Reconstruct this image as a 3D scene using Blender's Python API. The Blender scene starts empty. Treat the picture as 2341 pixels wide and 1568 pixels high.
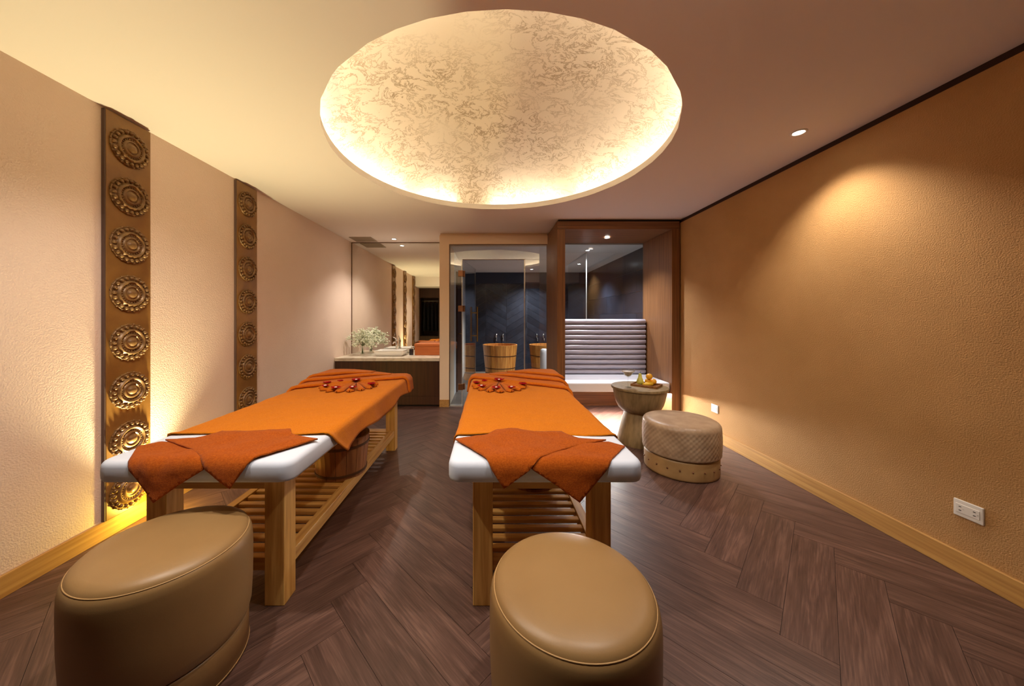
import bpy, bmesh, math, random
from mathutils import Vector, Matrix, noise
from mathutils.geometry import delaunay_2d_cdt

PI = math.pi
R = math.radians
rng = random.Random(7)
SC = bpy.context.scene
COL = SC.collection

# ------------------------------------------------------------------ camera, world, exposure
FPX, CX, CY = 760.0, 1120.0, 727.0          # focal length and vanishing point of the 2341x1568 frame
CAMH = 1.3
cam_d = bpy.data.cameras.new('camera')
cam_d.sensor_width = 36.0
cam_d.lens = FPX / 2341.0 * 36.0
cam_d.shift_x = (1170.5 - CX) / 2341.0
cam_d.shift_y = -(784.0 - CY) / 2341.0
cam_d.clip_start = 0.05
cam = bpy.data.objects.new('camera', cam_d)
cam.location = (0, 0, CAMH)
cam.rotation_euler = (PI / 2, 0, 0)
COL.objects.link(cam)
SC.camera = cam

W = bpy.data.worlds.new('world')
SC.world = W
W.use_nodes = True
W.node_tree.nodes['Background'].inputs[0].default_value = (0.02, 0.016, 0.012, 1)
W.node_tree.nodes['Background'].inputs[1].default_value = 0.2

vs = SC.view_settings
SC.display_settings.display_device = 'sRGB'
vs.view_transform = 'Standard'
vs.look = 'None'
vs.gamma = 1.0
vs.use_curve_mapping = False
vs.exposure = 0.45

# colours and powers of the lamps (each lamp is built further down)
WARM = (1.0, 0.945, 0.84)
DOME_STRENGTH = 23.0
DOWN_W = 55.0
DOWN_COL = (1.0, 0.90, 0.78)
UP_W, UP_COL = 150.0, (1.0, 0.90, 0.50)
GLOW_W, GLOW_COL = 6.0, (1.0, 0.72, 0.10)
BENCH_STRENGTH = 280.0
BATH_W, BATH_COL = 170.0, (0.94, 0.97, 1.0)

# ------------------------------------------------------------------ helpers
def srgb(r, g, b):
    f = lambda c: c / 12.92 if c <= 0.04045 else ((c + 0.055) / 1.055) ** 2.4
    return (f(r / 255.0), f(g / 255.0), f(b / 255.0), 1.0)

def root_loc(p):
    v = Vector((0, 0, 0))
    while p is not None:
        v += p.location
        p = p.parent
    return v

def obj(name, bm, mat, parent=None, smooth=False, angle=None):
    """link a bmesh (world coordinates) as one object; children get coordinates relative to their parent"""
    if parent is not None:
        off = root_loc(parent)
        bmesh.ops.translate(bm, vec=-off, verts=bm.verts)
    me = bpy.data.meshes.new(name)
    bmesh.ops.recalc_face_normals(bm, faces=bm.faces)
    if smooth:
        for f in bm.faces:
            f.smooth = True
    if angle is not None:
        lim = R(angle)
        for f in bm.faces:
            f.smooth = True
        for e in bm.edges:
            if len(e.link_faces) == 2 and e.calc_face_angle(0) > lim:
                e.smooth = False
    bm.to_mesh(me)
    bm.free()
    o = bpy.data.objects.new(name, me)
    if mat is not None:
        me.materials.append(mat)
    COL.objects.link(o)
    if parent is not None:
        o.parent = parent
    return o

def thing(name, label, cat, loc, group=None):
    o = bpy.data.objects.new(name, None)
    o.empty_display_size = 0.1
    o.location = loc
    COL.objects.link(o)
    o['label'] = label
    o['category'] = cat
    if group:
        o['group'] = group
    return o

def tag(o, label, cat, group=None):
    o['label'] = label
    o['category'] = cat
    if group:
        o['group'] = group
    return o

def struct(o):
    o['kind'] = 'structure'
    return o

def based(o):
    """move a top-level single mesh's origin to the bottom centre of its bounds"""
    vv = [v.co for v in o.data.vertices]
    lo = Vector((min(v.x for v in vv), min(v.y for v in vv), min(v.z for v in vv)))
    hi = Vector((max(v.x for v in vv), max(v.y for v in vv), max(v.z for v in vv)))
    c = Vector(((lo.x + hi.x) / 2, (lo.y + hi.y) / 2, lo.z))
    o.data.transform(Matrix.Translation(-c))
    o.location = c
    return o

def box(bm, x0, x1, y0, y1, z0, z1, bev=0.0, seg=2):
    m = Matrix.Translation(((x0 + x1) / 2, (y0 + y1) / 2, (z0 + z1) / 2)) @ Matrix.Diagonal((x1 - x0, y1 - y0, z1 - z0, 1))
    r = bmesh.ops.create_cube(bm, size=1.0, matrix=m)
    if bev > 0:
        es = set()
        for v in r['verts']:
            es.update(v.link_edges)
        bmesh.ops.bevel(bm, geom=list(es), offset=bev, segments=seg, profile=0.5, affect='EDGES')
    return bm

def bx(*a, **k):
    return box(bmesh.new(), *a, **k)

def lathe(bm, prof, n=32, c=(0, 0, 0), a0=0.0, a1=2 * PI, fn=None):
    """prof: list of (r, z); fn(a, r, z) may displace"""
    full = abs(a1 - a0 - 2 * PI) < 1e-6
    cols = n if full else n + 1
    rings = []
    for r, z in prof:
        if r < 1e-7:
            rings.append([bm.verts.new((c[0], c[1], c[2] + z))])
        else:
            ring = []
            for i in range(cols):
                a = a0 + (a1 - a0) * i / n
                rr, zz = (r, z) if fn is None else fn(a, r, z)
                ring.append(bm.verts.new((c[0] + rr * math.cos(a), c[1] + rr * math.sin(a), c[2] + zz)))
            rings.append(ring)
    for k in range(len(rings) - 1):
        A, B = rings[k], rings[k + 1]
        for i in range(n):
            j = (i + 1) % n if full else i + 1
            if len(A) == 1 and len(B) == 1:
                continue
            if len(A) == 1:
                bm.faces.new((A[0], B[j], B[i]))
            elif len(B) == 1:
                bm.faces.new((A[i], A[j], B[0]))
            else:
                bm.faces.new((A[i], A[j], B[j], B[i]))
    return bm

def lt(prof, n=32, c=(0, 0, 0), **k):
    return lathe(bmesh.new(), prof, n, c, **k)

def torus(bm, Rr, r, c, n=48, m=8, ring=None):
    prof = [(Rr + r * math.cos(2 * PI * k / m), r * math.sin(2 * PI * k / m)) for k in range(m + 1)]
    lathe(bm, prof, n, c)
    bmesh.ops.remove_doubles(bm, verts=bm.verts, dist=1e-6)
    return bm

def tube(bm, pts, rad, n=8, caps=True):
    pts = [Vector(p) for p in pts]
    rads = rad if isinstance(rad, (list, tuple)) else [rad] * len(pts)
    rings = []
    up = None
    for i, p in enumerate(pts):
        d = (pts[min(i + 1, len(pts) - 1)] - pts[max(i - 1, 0)]).normalized()
        if up is None:
            up = d.orthogonal().normalized()
        up = (up - d * up.dot(d))
        if up.length < 1e-6:
            up = d.orthogonal()
        up.normalize()
        side = d.cross(up)
        rings.append([bm.verts.new(p + (up * math.cos(2 * PI * k / n) + side * math.sin(2 * PI * k / n)) * rads[i]) for k in range(n)])
    for a, b in zip(rings, rings[1:]):
        for k in range(n):
            j = (k + 1) % n
            bm.faces.new((a[k], a[j], b[j], b[k]))
    if caps:
        bm.faces.new(rings[0][::-1])
        bm.faces.new(rings[-1])
    return bm

def ball(bm, c, r, sub=2, sc=(1, 1, 1)):
    m = Matrix.Translation(c) @ Matrix.Diagonal((sc[0], sc[1], sc[2], 1))
    bmesh.ops.create_icosphere(bm, subdivisions=sub, radius=r, matrix=m)
    return bm

def grid(bm, P):
    """P: 2-D list of coordinates"""
    V = [[bm.verts.new(p) for p in row] for row in P]
    for i in range(len(V) - 1):
        for j in range(len(V[0]) - 1):
            bm.faces.new((V[i][j], V[i][j + 1], V[i + 1][j + 1], V[i + 1][j]))
    return bm

def solid(o, t, off=1.0):
    m = o.modifiers.new('solid', 'SOLIDIFY')
    m.thickness = t
    m.offset = off
    return o

def subd(o, n=1):
    m = o.modifiers.new('sub', 'SUBSURF')
    m.levels = n
    m.render_levels = n
    return o

def prism(bm, poly, z0, z1):
    """poly: list of (x, y), counter-clockwise; closed prism"""
    a = [bm.verts.new((x, y, z0)) for x, y in poly]
    b = [bm.verts.new((x, y, z1)) for x, y in poly]
    n = len(poly)
    bm.faces.new(a[::-1])
    bm.faces.new(b)
    for i in range(n):
        j = (i + 1) % n
        bm.faces.new((a[i], a[j], b[j], b[i]))
    return bm

def clip(poly, x0, x1, y0, y1):
    def half(p, f, inter):
        out = []
        for i in range(len(p)):
            a, b = p[i - 1], p[i]
            fa, fb = f(a), f(b)
            if fb >= 0:
                if fa < 0:
                    out.append(inter(a, b, fa, fb))
                out.append(b)
            elif fa >= 0:
                out.append(inter(a, b, fa, fb))
        return out
    it = lambda a, b, fa, fb: (a[0] + (b[0] - a[0]) * fa / (fa - fb), a[1] + (b[1] - a[1]) * fa / (fa - fb))
    for f in (lambda p: p[0] - x0, lambda p: x1 - p[0], lambda p: p[1] - y0, lambda p: y1 - p[1]):
        poly = half(poly, f, it)
        if len(poly) < 3:
            return []
    return poly

def area(p):
    return 0.5 * sum(p[i - 1][0] * p[i][1] - p[i][0] * p[i - 1][1] for i in range(len(p)))

# ------------------------------------------------------------------ materials
def new_mat(name):
    m = bpy.data.materials.new(name)
    m.use_nodes = True
    nt = m.node_tree
    b = nt.nodes['Principled BSDF']
    return m, nt, b

def mat(name, c, rough=0.5, metal=0.0, c2=None, scale=(8, 8, 8), detail=4, lo=0.35, hi=0.65,
        bump=0.0, bscale=None, bdist=0.003, sheen=0.0, spec=0.5, rnd=0.0, coat=0.0, dist=0.0):
    """principled material; optional second colour through stretched noise, optional noise bump,
    optional per-object lightness change"""
    m, nt, b = new_mat(name)
    L = nt.links
    b.inputs['Roughness'].default_value = rough
    b.inputs['Metallic'].default_value = metal
    b.inputs['Specular IOR Level'].default_value = spec
    if sheen:
        b.inputs['Sheen Weight'].default_value = sheen
        b.inputs['Sheen Roughness'].default_value = 0.5
    if coat:
        b.inputs['Coat Weight'].default_value = coat
        b.inputs['Coat Roughness'].default_value = 0.15
    b.inputs['Base Color'].default_value = c
    tc = nt.nodes.new('ShaderNodeTexCoord')
    vec = tc.outputs['Object']
    oi = None
    if rnd:
        oi = nt.nodes.new('ShaderNodeObjectInfo')
        mul = nt.nodes.new('ShaderNodeMath'); mul.operation = 'MULTIPLY'; mul.inputs[1].default_value = 37.0
        L.new(oi.outputs['Random'], mul.inputs[0])
        ad = nt.nodes.new('ShaderNodeVectorMath'); ad.operation = 'ADD'
        L.new(vec, ad.inputs[0]); L.new(mul.outputs[0], ad.inputs[1])
        vec = ad.outputs[0]
    if c2 is not None:
        mp = nt.nodes.new('ShaderNodeMapping')
        mp.inputs['Scale'].default_value = scale
        L.new(vec, mp.inputs['Vector'])
        n = nt.nodes.new('ShaderNodeTexNoise')
        n.inputs['Scale'].default_value = 1.0
        n.inputs['Detail'].default_value = detail
        n.inputs['Distortion'].default_value = dist
        L.new(mp.outputs[0], n.inputs['Vector'])
        cr = nt.nodes.new('ShaderNodeValToRGB')
        cr.color_ramp.elements[0].position = lo
        cr.color_ramp.elements[0].color = c
        cr.color_ramp.elements[1].position = hi
        cr.color_ramp.elements[1].color = c2
        L.new(n.outputs[0], cr.inputs[0])
        out = cr.outputs[0]
        if rnd:
            hs = nt.nodes.new('ShaderNodeHueSaturation')
            mr = nt.nodes.new('ShaderNodeMapRange')
            mr.inputs[3].default_value = 1 - rnd
            mr.inputs[4].default_value = 1 + rnd
            L.new(oi.outputs['Random'], mr.inputs[0])
            L.new(mr.outputs[0], hs.inputs['Value'])
            L.new(out, hs.inputs['Color'])
            out = hs.outputs[0]
        L.new(out, b.inputs['Base Color'])
        src = n.outputs[0]
    else:
        src = None
    if bump:
        bp = nt.nodes.new('ShaderNodeBump')
        bp.inputs['Strength'].default_value = bump
        bp.inputs['Distance'].default_value = bdist
        if bscale is not None:
            n2 = nt.nodes.new('ShaderNodeTexNoise')
            n2.inputs['Detail'].default_value = 3
            if isinstance(bscale, tuple):
                mp2 = nt.nodes.new('ShaderNodeMapping')
                mp2.inputs['Scale'].default_value = bscale
                L.new(vec, mp2.inputs['Vector'])
                L.new(mp2.outputs[0], n2.inputs['Vector'])
                n2.inputs['Scale'].default_value = 1.0
            else:
                n2.inputs['Scale'].default_value = bscale
                L.new(vec, n2.inputs['Vector'])
            src = n2.outputs[0]
        L.new(src, bp.inputs['Height'])
        L.new(bp.outputs[0], b.inputs['Normal'])
    return m

def emit(name, c, s):
    m, nt, b = new_mat(name)
    b.inputs['Base Color'].default_value = (0.8, 0.8, 0.8, 1)
    b.inputs['Emission Color'].default_value = (*c[:3], 1)
    b.inputs['Emission Strength'].default_value = s
    return m

def glass(name, tint=(0.93, 0.96, 0.96), ior=1.5, rough=0.0):
    """thin pane: what it lets through plus its surface reflection by Fresnel"""
    m, nt, b = new_mat(name)
    nt.nodes.remove(b)
    out = nt.nodes['Material Output']
    t = nt.nodes.new('ShaderNodeBsdfTransparent'); t.inputs[0].default_value = (*tint, 1)
    g = nt.nodes.new('ShaderNodeBsdfGlossy'); g.inputs['Roughness'].default_value = rough
    fr = nt.nodes.new('ShaderNodeFresnel')
    ge = nt.nodes.new('ShaderNodeNewGeometry')
    io = nt.nodes.new('ShaderNodeMapRange')          # both faces of the sheet reflect as air to glass
    io.inputs[3].default_value = ior; io.inputs[4].default_value = 1.0 / ior
    nt.links.new(ge.outputs['Backfacing'], io.inputs[0])
    nt.links.new(io.outputs[0], fr.inputs[0])
    mx = nt.nodes.new('ShaderNodeMixShader')
    nt.links.new(fr.outputs[0], mx.inputs[0])
    nt.links.new(t.outputs[0], mx.inputs[1])
    nt.links.new(g.outputs[0], mx.inputs[2])
    nt.links.new(mx.outputs[0], out.inputs[0])
    return m

M = {}
M['stucco_left'] = mat('stucco_left', srgb(230, 206, 190), 0.85, bump=0.55, bscale=130, bdist=0.006, c2=srgb(235, 212, 197), scale=(1.5, 1.5, 1.5))
M['stucco_right'] = mat('stucco_right', srgb(190, 146, 92), 0.85, bump=0.7, bscale=150, bdist=0.006, c2=srgb(180, 136, 82), scale=(2, 2, 2))
M['paint'] = mat('paint', srgb(238, 228, 222), 0.9, spec=0.05)
M['cream'] = mat('cream', srgb(250, 228, 200), 0.75)
M['lip'] = mat('lip', srgb(240, 236, 228), 0.6)
M['white_wall'] = mat('white_wall', srgb(232, 236, 240), 0.7)
M['bath_ceiling'] = mat('bath_ceiling', srgb(236, 238, 240), 0.8)
M['dark_recess'] = mat('dark_recess', srgb(52, 28, 16), 0.7)
M['plaster_gap'] = mat('plaster_gap', srgb(170, 140, 118), 0.85)
M['subfloor'] = mat('subfloor', srgb(40, 28, 24), 0.9)
M['bath_floor'] = mat('bath_floor', srgb(120, 112, 106), 0.4, c2=srgb(96, 90, 86), scale=(3, 3, 3))
M['base_wood'] = mat('base_wood', srgb(206, 160, 92), 0.45, c2=srgb(180, 132, 70), scale=(60, 1.5, 60))
M['oak'] = mat('oak', srgb(240, 194, 112), 0.42, c2=srgb(208, 152, 76), scale=(40, 40, 2.5), rnd=0.08, dist=0.6)
M['oak_x'] = mat('oak_x', srgb(222, 172, 96), 0.42, c2=srgb(192, 136, 66), scale=(2.5, 45, 45), rnd=0.10, dist=0.4)
M['oak_y'] = mat('oak_y', srgb(226, 178, 102), 0.42, c2=srgb(196, 140, 70), scale=(45, 2.5, 45), rnd=0.06, dist=0.4)
M['walnut'] = mat('walnut', srgb(146, 100, 60), 0.45, c2=srgb(108, 70, 40), scale=(55, 55, 1.6), lo=0.3, hi=0.72)
M['walnut_x'] = mat('walnut_x', srgb(146, 100, 60), 0.45, c2=srgb(108, 70, 40), scale=(1.6, 55, 55), lo=0.3, hi=0.72)
M['dark_walnut'] = mat('dark_walnut', srgb(82, 46, 24), 0.42, c2=srgb(54, 27, 12), scale=(70, 70, 1.2), lo=0.3, hi=0.7)
M['towel'] = mat('towel', srgb(208, 122, 20), 0.95, c2=srgb(196, 108, 12), scale=(160, 160, 160), bump=0.5, bscale=420, bdist=0.003, sheen=0.08, spec=0.1)
M['towel_mid'] = mat('towel_mid', srgb(198, 106, 22), 0.95, c2=srgb(184, 92, 14), scale=(160, 160, 160), bump=0.5, bscale=420, bdist=0.003, sheen=0.08, spec=0.1)
M['towel_dark'] = mat('towel_dark', srgb(174, 86, 18), 0.95, c2=srgb(152, 68, 10), scale=(150, 150, 150), bump=0.7, bscale=380, bdist=0.003, sheen=0.08, spec=0.1)
M['sheet'] = mat('sheet', srgb(216, 224, 242), 0.8, bump=0.25, bscale=(14, 5, 9), bdist=0.006, spec=0.2)
M['leather'] = mat('leather', srgb(156, 122, 78), 0.42, c2=srgb(148, 113, 70), scale=(3, 3, 3), bump=0.12, bscale=260, bdist=0.001)
M['piping'] = mat('piping', srgb(186, 148, 98), 0.5)
M['ottoman'] = mat('ottoman', srgb(178, 152, 124), 0.45, c2=srgb(158, 130, 102), scale=(9, 9, 9), coat=0.08)
M['ottoman_low'] = mat('ottoman_low', srgb(172, 138, 92), 0.5, c2=srgb(150, 116, 72), scale=(6, 6, 6))
M['stud'] = mat('stud', srgb(120, 76, 50), 0.35, 0.3)
M['carved'] = mat('carved', srgb(144, 120, 82), 0.5, c2=srgb(118, 96, 62), scale=(30, 30, 3), bump=0.12, bdist=0.002)
M['bronze'] = mat('bronze', srgb(150, 108, 52), 0.36, 0.05, c2=srgb(130, 90, 42), scale=(6, 6, 6))
M['bronze_edge'] = mat('bronze_edge', srgb(92, 70, 62), 0.6)
M['medallion'] = mat('medallion', srgb(142, 108, 66), 0.40, 0.22, c2=srgb(116, 82, 46), scale=(25, 25, 25))
M['brass'] = mat('brass', srgb(196, 152, 84), 0.3, 0.9)
M['hinge'] = mat('hinge', srgb(150, 104, 70), 0.35, 0.8)
M['steel'] = mat('steel', srgb(210, 208, 204), 0.3, 0.6)
M['chrome'] = mat('chrome', srgb(225, 225, 228), 0.08, 1.0)
M['frame_bronze'] = mat('frame_bronze', srgb(120, 92, 66), 0.4, 0.6)
M['porcelain'] = mat('porcelain', srgb(244, 242, 238), 0.12, coat=0.5)
M['marble'] = mat('marble', srgb(236, 226, 208), 0.25, c2=srgb(196, 182, 164), scale=(5, 9, 9), lo=0.5, hi=0.72, dist=1.5)
M['plastic'] = mat('plastic', srgb(236, 232, 226), 0.35)
M['slot'] = mat('slot', srgb(28, 24, 22), 0.6)
M['dark_bottle'] = mat('dark_bottle', srgb(44, 36, 44), 0.2)
M['box_orange'] = mat('box_orange', srgb(196, 110, 52), 0.6, c2=srgb(184, 98, 44), scale=(4, 4, 60))
M['cane'] = mat('cane', srgb(214, 214, 226), 0.34, coat=0.3)
M['bench_white'] = mat('bench_white', srgb(232, 232, 238), 0.45)
M['flute'] = mat('flute', srgb(180, 174, 184), 0.30, coat=0.3)
M['tub_wood'] = mat('tub_wood', srgb(214, 150, 72), 0.45, c2=srgb(180, 112, 46), scale=(30, 30, 2), rnd=0.14)
M['bucket_wood'] = mat('bucket_wood', srgb(168, 108, 58), 0.5, c2=srgb(136, 82, 42), scale=(34, 34, 2.5), rnd=0.14)
M['hoop'] = mat('hoop', srgb(92, 60, 34), 0.45, 0.3)
M['navy'] = mat('navy', srgb(44, 49, 62), 0.2, c2=srgb(35, 39, 50), scale=(5, 5, 5), rnd=0.22, bump=0.05, bscale=9, bdist=0.01)
M['navy_plain'] = mat('navy_plain', srgb(44, 54, 76), 0.35)
M['grout'] = mat('grout', srgb(92, 98, 108), 0.7)
M['tray'] = mat('tray', srgb(150, 100, 48), 0.45, c2=srgb(116, 72, 32), scale=(4, 50, 50))
M['banana'] = mat('banana', srgb(226, 182, 40), 0.5, c2=srgb(208, 160, 30), scale=(12, 12, 12))
M['orange'] = mat('orange', srgb(230, 164, 30), 0.45, bump=0.2, bscale=160, bdist=0.001)
M['pear'] = mat('pear', srgb(206, 198, 96), 0.45, c2=srgb(178, 172, 66), scale=(18, 18, 18))
M['stem'] = mat('stem', srgb(84, 92, 50), 0.6)
M['leafgreen'] = mat('leafgreen', srgb(128, 142, 86), 0.6, c2=srgb(104, 118, 66), scale=(20, 20, 20))
M['blossom'] = mat('blossom', srgb(246, 248, 232), 0.7, c2=srgb(226, 232, 200), scale=(30, 30, 30))
M['rose'] = mat('rose', srgb(186, 8, 18), 0.7, spec=0.15, c2=srgb(128, 4, 14), scale=(40, 40, 40))
M['white_petal'] = mat('white_petal', srgb(246, 232, 226), 0.6)
M['garment'] = mat('garment', srgb(26, 30, 46), 0.85, c2=srgb(16, 18, 28), scale=(14, 14, 2))
M['closet'] = mat('closet', srgb(74, 46, 28), 0.5, c2=srgb(54, 32, 18), scale=(40, 40, 1.5))
M['vent'] = mat('vent', srgb(168, 152, 132), 0.6)
M['white_can'] = mat('white_can', srgb(206, 206, 208), 0.45)
M['green_tag'] = mat('green_tag', srgb(40, 92, 52), 0.6)
M['glass'] = glass('glass', (0.92, 0.95, 0.96), 1.8)
M['glass_front'] = glass('glass_front', (0.94, 0.96, 0.97), 2.1)
M['clear'] = glass('clear', (0.96, 0.98, 0.97), 1.7)
M['drink'] = mat('drink', srgb(236, 220, 216), 0.25)
M['lamp_white'] = emit('lamp_white', (1.0, 0.95, 0.86), 28)
M['lamp_bath'] = emit('lamp_bath', (0.95, 0.97, 1.0), 24)
M['lamp_up'] = emit('lamp_up', UP_COL, 20)
M['led_dome'] = emit('led_dome', WARM, DOME_STRENGTH)
M['led_bench'] = emit('led_bench', (1.0, 0.97, 0.92), BENCH_STRENGTH)

def mirror_mat():
    m, nt, b = new_mat('mirror')
    b.inputs['Base Color'].default_value = (0.84, 0.84, 0.80, 1)
    b.inputs['Metallic'].default_value = 1.0
    b.inputs['Roughness'].default_value = 0.02
    return m
M['mirror'] = mirror_mat()

def plank_mat():
    """dark red-brown vinyl plank: fine grain along local x, broad cathedral figure, per-plank tone"""
    m, nt, b = new_mat('plank')
    L = nt.links
    tc = nt.nodes.new('ShaderNodeTexCoord')
    oi = nt.nodes.new('ShaderNodeObjectInfo')
    mul = nt.nodes.new('ShaderNodeMath'); mul.operation = 'MULTIPLY'; mul.inputs[1].default_value = 53.0
    L.new(oi.outputs['Random'], mul.inputs[0])
    ad = nt.nodes.new('ShaderNodeVectorMath'); ad.operation = 'ADD'
    L.new(tc.outputs['Object'], ad.inputs[0]); L.new(mul.outputs[0], ad.inputs[1])
    def nz(scale, detail, dist):
        mp = nt.nodes.new('ShaderNodeMapping'); mp.inputs['Scale'].default_value = scale
        L.new(ad.outputs[0], mp.inputs['Vector'])
        n = nt.nodes.new('ShaderNodeTexNoise'); n.inputs['Scale'].default_value = 1.0
        n.inputs['Detail'].default_value = detail; n.inputs['Distortion'].default_value = dist
        L.new(mp.outputs[0], n.inputs['Vector'])
        return n.outputs[0]
    fine = nz((7, 150, 1), 4, 0.4)
    broad = nz((2.0, 16, 1), 4, 1.6)
    mix = nt.nodes.new('ShaderNodeMix'); mix.data_type = 'FLOAT'; mix.inputs[0].default_value = 0.5
    L.new(fine, mix.inputs[2]); L.new(broad, mix.inputs[3])
    cr = nt.nodes.new('ShaderNodeValToRGB')
    e = cr.color_ramp.elements
    e[0].position = 0.28; e[0].color = srgb(60, 40, 34)
    e[1].position = 0.74; e[1].color = srgb(128, 96, 84)
    x = e.new(0.5); x.color = srgb(90, 64, 56)
    L.new(mix.outputs[0], cr.inputs[0])
    hs = nt.nodes.new('ShaderNodeHueSaturation')
    mr = nt.nodes.new('ShaderNodeMapRange'); mr.inputs[3].default_value = 0.88; mr.inputs[4].default_value = 1.12
    L.new(oi.outputs['Random'], mr.inputs[0]); L.new(mr.outputs[0], hs.inputs['Value'])
    L.new(cr.outputs[0], hs.inputs['Color'])
    L.new(hs.outputs[0], b.inputs['Base Color'])
    b.inputs['Roughness'].default_value = 0.38
    bp = nt.nodes.new('ShaderNodeBump'); bp.inputs['Strength'].default_value = 0.25; bp.inputs['Distance'].default_value = 0.002
    L.new(fine, bp.inputs['Height']); L.new(bp.outputs[0], b.inputs['Normal'])
    return m
M['plank'] = plank_mat()

def dome_mat():
    """cream plaster with brown flecked veins"""
    m, nt, b = new_mat('dome_plaster')
    L = nt.links
    tc = nt.nodes.new('ShaderNodeTexCoord')
    n1 = nt.nodes.new('ShaderNodeTexNoise'); n1.inputs['Scale'].default_value = 7.5; n1.inputs['Detail'].default_value = 15
    n1.inputs['Roughness'].default_value = 0.72; n1.inputs['Distortion'].default_value = 0.6
    L.new(tc.outputs['Object'], n1.inputs['Vector'])
    sub = nt.nodes.new('ShaderNodeMath'); sub.operation = 'SUBTRACT'; sub.inputs[1].default_value = 0.5
    L.new(n1.outputs[0], sub.inputs[0])
    ab = nt.nodes.new('ShaderNodeMath'); ab.operation = 'ABSOLUTE'
    L.new(sub.outputs[0], ab.inputs[0])
    n2 = nt.nodes.new('ShaderNodeTexNoise'); n2.inputs['Scale'].default_value = 1.6; n2.inputs['Detail'].default_value = 9
    L.new(tc.outputs['Object'], n2.inputs['Vector'])
    cr = nt.nodes.new('ShaderNodeValToRGB')
    e = cr.color_ramp.elements
    e[0].position = 0.0; e[0].color = (1, 1, 1, 1)
    e[1].position = 0.030; e[1].color = (0, 0, 0, 1)
    L.new(ab.outputs[0], cr.inputs[0])
    cr2 = nt.nodes.new('ShaderNodeValToRGB')
    cr2.color_ramp.elements[0].position = 0.30; cr2.color_ramp.elements[1].position = 0.62
    L.new(n2.outputs[0], cr2.inputs[0])
    mu = nt.nodes.new('ShaderNodeMath'); mu.operation = 'MULTIPLY'
    L.new(cr.outputs[0], mu.inputs[0]); L.new(cr2.outputs[0], mu.inputs[1])
    mx = nt.nodes.new('ShaderNodeMix'); mx.data_type = 'RGBA'
    mx.inputs[6].default_value = srgb(214, 197, 170); mx.inputs[7].default_value = srgb(138, 110, 72)
    L.new(mu.outputs[0], mx.inputs[0])
    L.new(mx.outputs[2], b.inputs['Base Color'])
    b.inputs['Roughness'].default_value = 0.7
    return m
M['dome'] = dome_mat()

# ------------------------------------------------------------------ the room
XL, XR, ZC = -2.275, 2.40, 2.543
YM = 5.46                                    # mirror wall
YP = 4.87                                    # face of the pier and the header
DX, DY, DR = 0.064, 2.57, 1.232              # ceiling dome opening

# floor: dark planks in herringbone, each plank its own part
floor = struct(obj('floor', bx(XL - 0.1, XR + 0.1, -1.1, YM, -0.06, -0.004), M['subfloor']))
PL, PW = 0.905, 0.170
s2 = math.sqrt(2)
T1 = PW * s2
T2 = PL * s2
ox = 1.57 - (PL - PW) / 2 / s2
oy = 2.546 - 0.1
gap = 0.0008
for i in range(-4, 4):
    for k in range(-30, 40):
        for d in (0, 1):
            if d == 0:                        # along (1, 1)
                u0, u1, v0, v1 = 0, PL, 0, PW
            else:                             # along (-1, 1)
                u0, u1, v0, v1 = PL, PL + PW, PW - PL, PW
            u0 += gap; u1 -= gap; v0 += gap; v1 -= gap
            pts = []
            for u, v in ((u0, v0), (u1, v0), (u1, v1), (u0, v1)):
                x = (u - v) / s2 + ox + i * T2
                y = (u + v) / s2 + oy + k * T1
                pts.append((x, y))
            pts = clip(pts, XL + 0.001, XR - 0.001, 0.30, YM - 0.001)
            if len(pts) < 3 or abs(area(pts)) < 0.0015:
                continue
            # leave out what stands wholly behind the pier / glass front
            if min(p[1] for p in pts) > YP + 0.1 and min(p[0] for p in pts) > -0.7:
                continue
            pts = clip(pts, XL, XR, 0.3, YP + 0.08) if max(p[0] for p in pts) > -0.75 else pts
            if len(pts) < 3 or abs(area(pts)) < 0.0015:
                continue
            if area(pts) < 0:
                pts = pts[::-1]
            cx = sum(p[0] for p in pts) / len(pts)
            cy = sum(p[1] for p in pts) / len(pts)
            ang = PI / 4 if d == 0 else 3 * PI / 4
            ca, sa = math.cos(-ang), math.sin(-ang)
            loc = [((x - cx) * ca - (y - cy) * sa, (x - cx) * sa + (y - cy) * ca) for x, y in pts]
            b = prism(bmesh.new(), loc, -0.004, 0.0)
            o = obj('plank', b, M['plank'])
            o.location = (cx, cy, 0)
            o.rotation_euler = (0, 0, ang)
            o.parent = floor

# ceiling with the round opening, its lip, the cove ledge, the plaster dome and the LED strips
def ceiling_mesh():
    rect = [(XL - 0.1, 0.95), (XR + 0.1, 0.95), (XR + 0.1, YM + 0.05), (XL - 0.1, YM + 0.05)]
    nc = 96
    circ = [(DX + DR * math.cos(2 * PI * k / nc), DY + DR * math.sin(2 * PI * k / nc)) for k in range(nc)]
    V = [Vector(p) for p in rect + circ]
    E = [(0, 1), (1, 2), (2, 3), (3, 0)] + [(4 + k, 4 + (k + 1) % nc) for k in range(nc)]
    vv, ee, ff, *_ = delaunay_2d_cdt(V, E, [], 1, 1e-6)
    bm = bmesh.new()
    q = [bm.verts.new((v.x, v.y, ZC)) for v in vv]
    for f in ff:
        c = sum((vv[i] for i in f), Vector((0, 0))) / len(f)
        if (c - Vector((DX, DY))).length > DR * 0.995:
            bm.faces.new([q[i] for i in f])
    return bm
ceiling = struct(obj('ceiling', ceiling_mesh(), M['paint']))
lip_prof = [(DR, 0.0), (DR, 0.055), (DR + 0.018, 0.055), (DR + 0.018, 0.012), (DR + 0.16, 0.012)]
obj('cove_lip', lt(lip_prof, 96, (DX, DY, ZC)), M['lip'], ceiling, angle=40)
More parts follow.
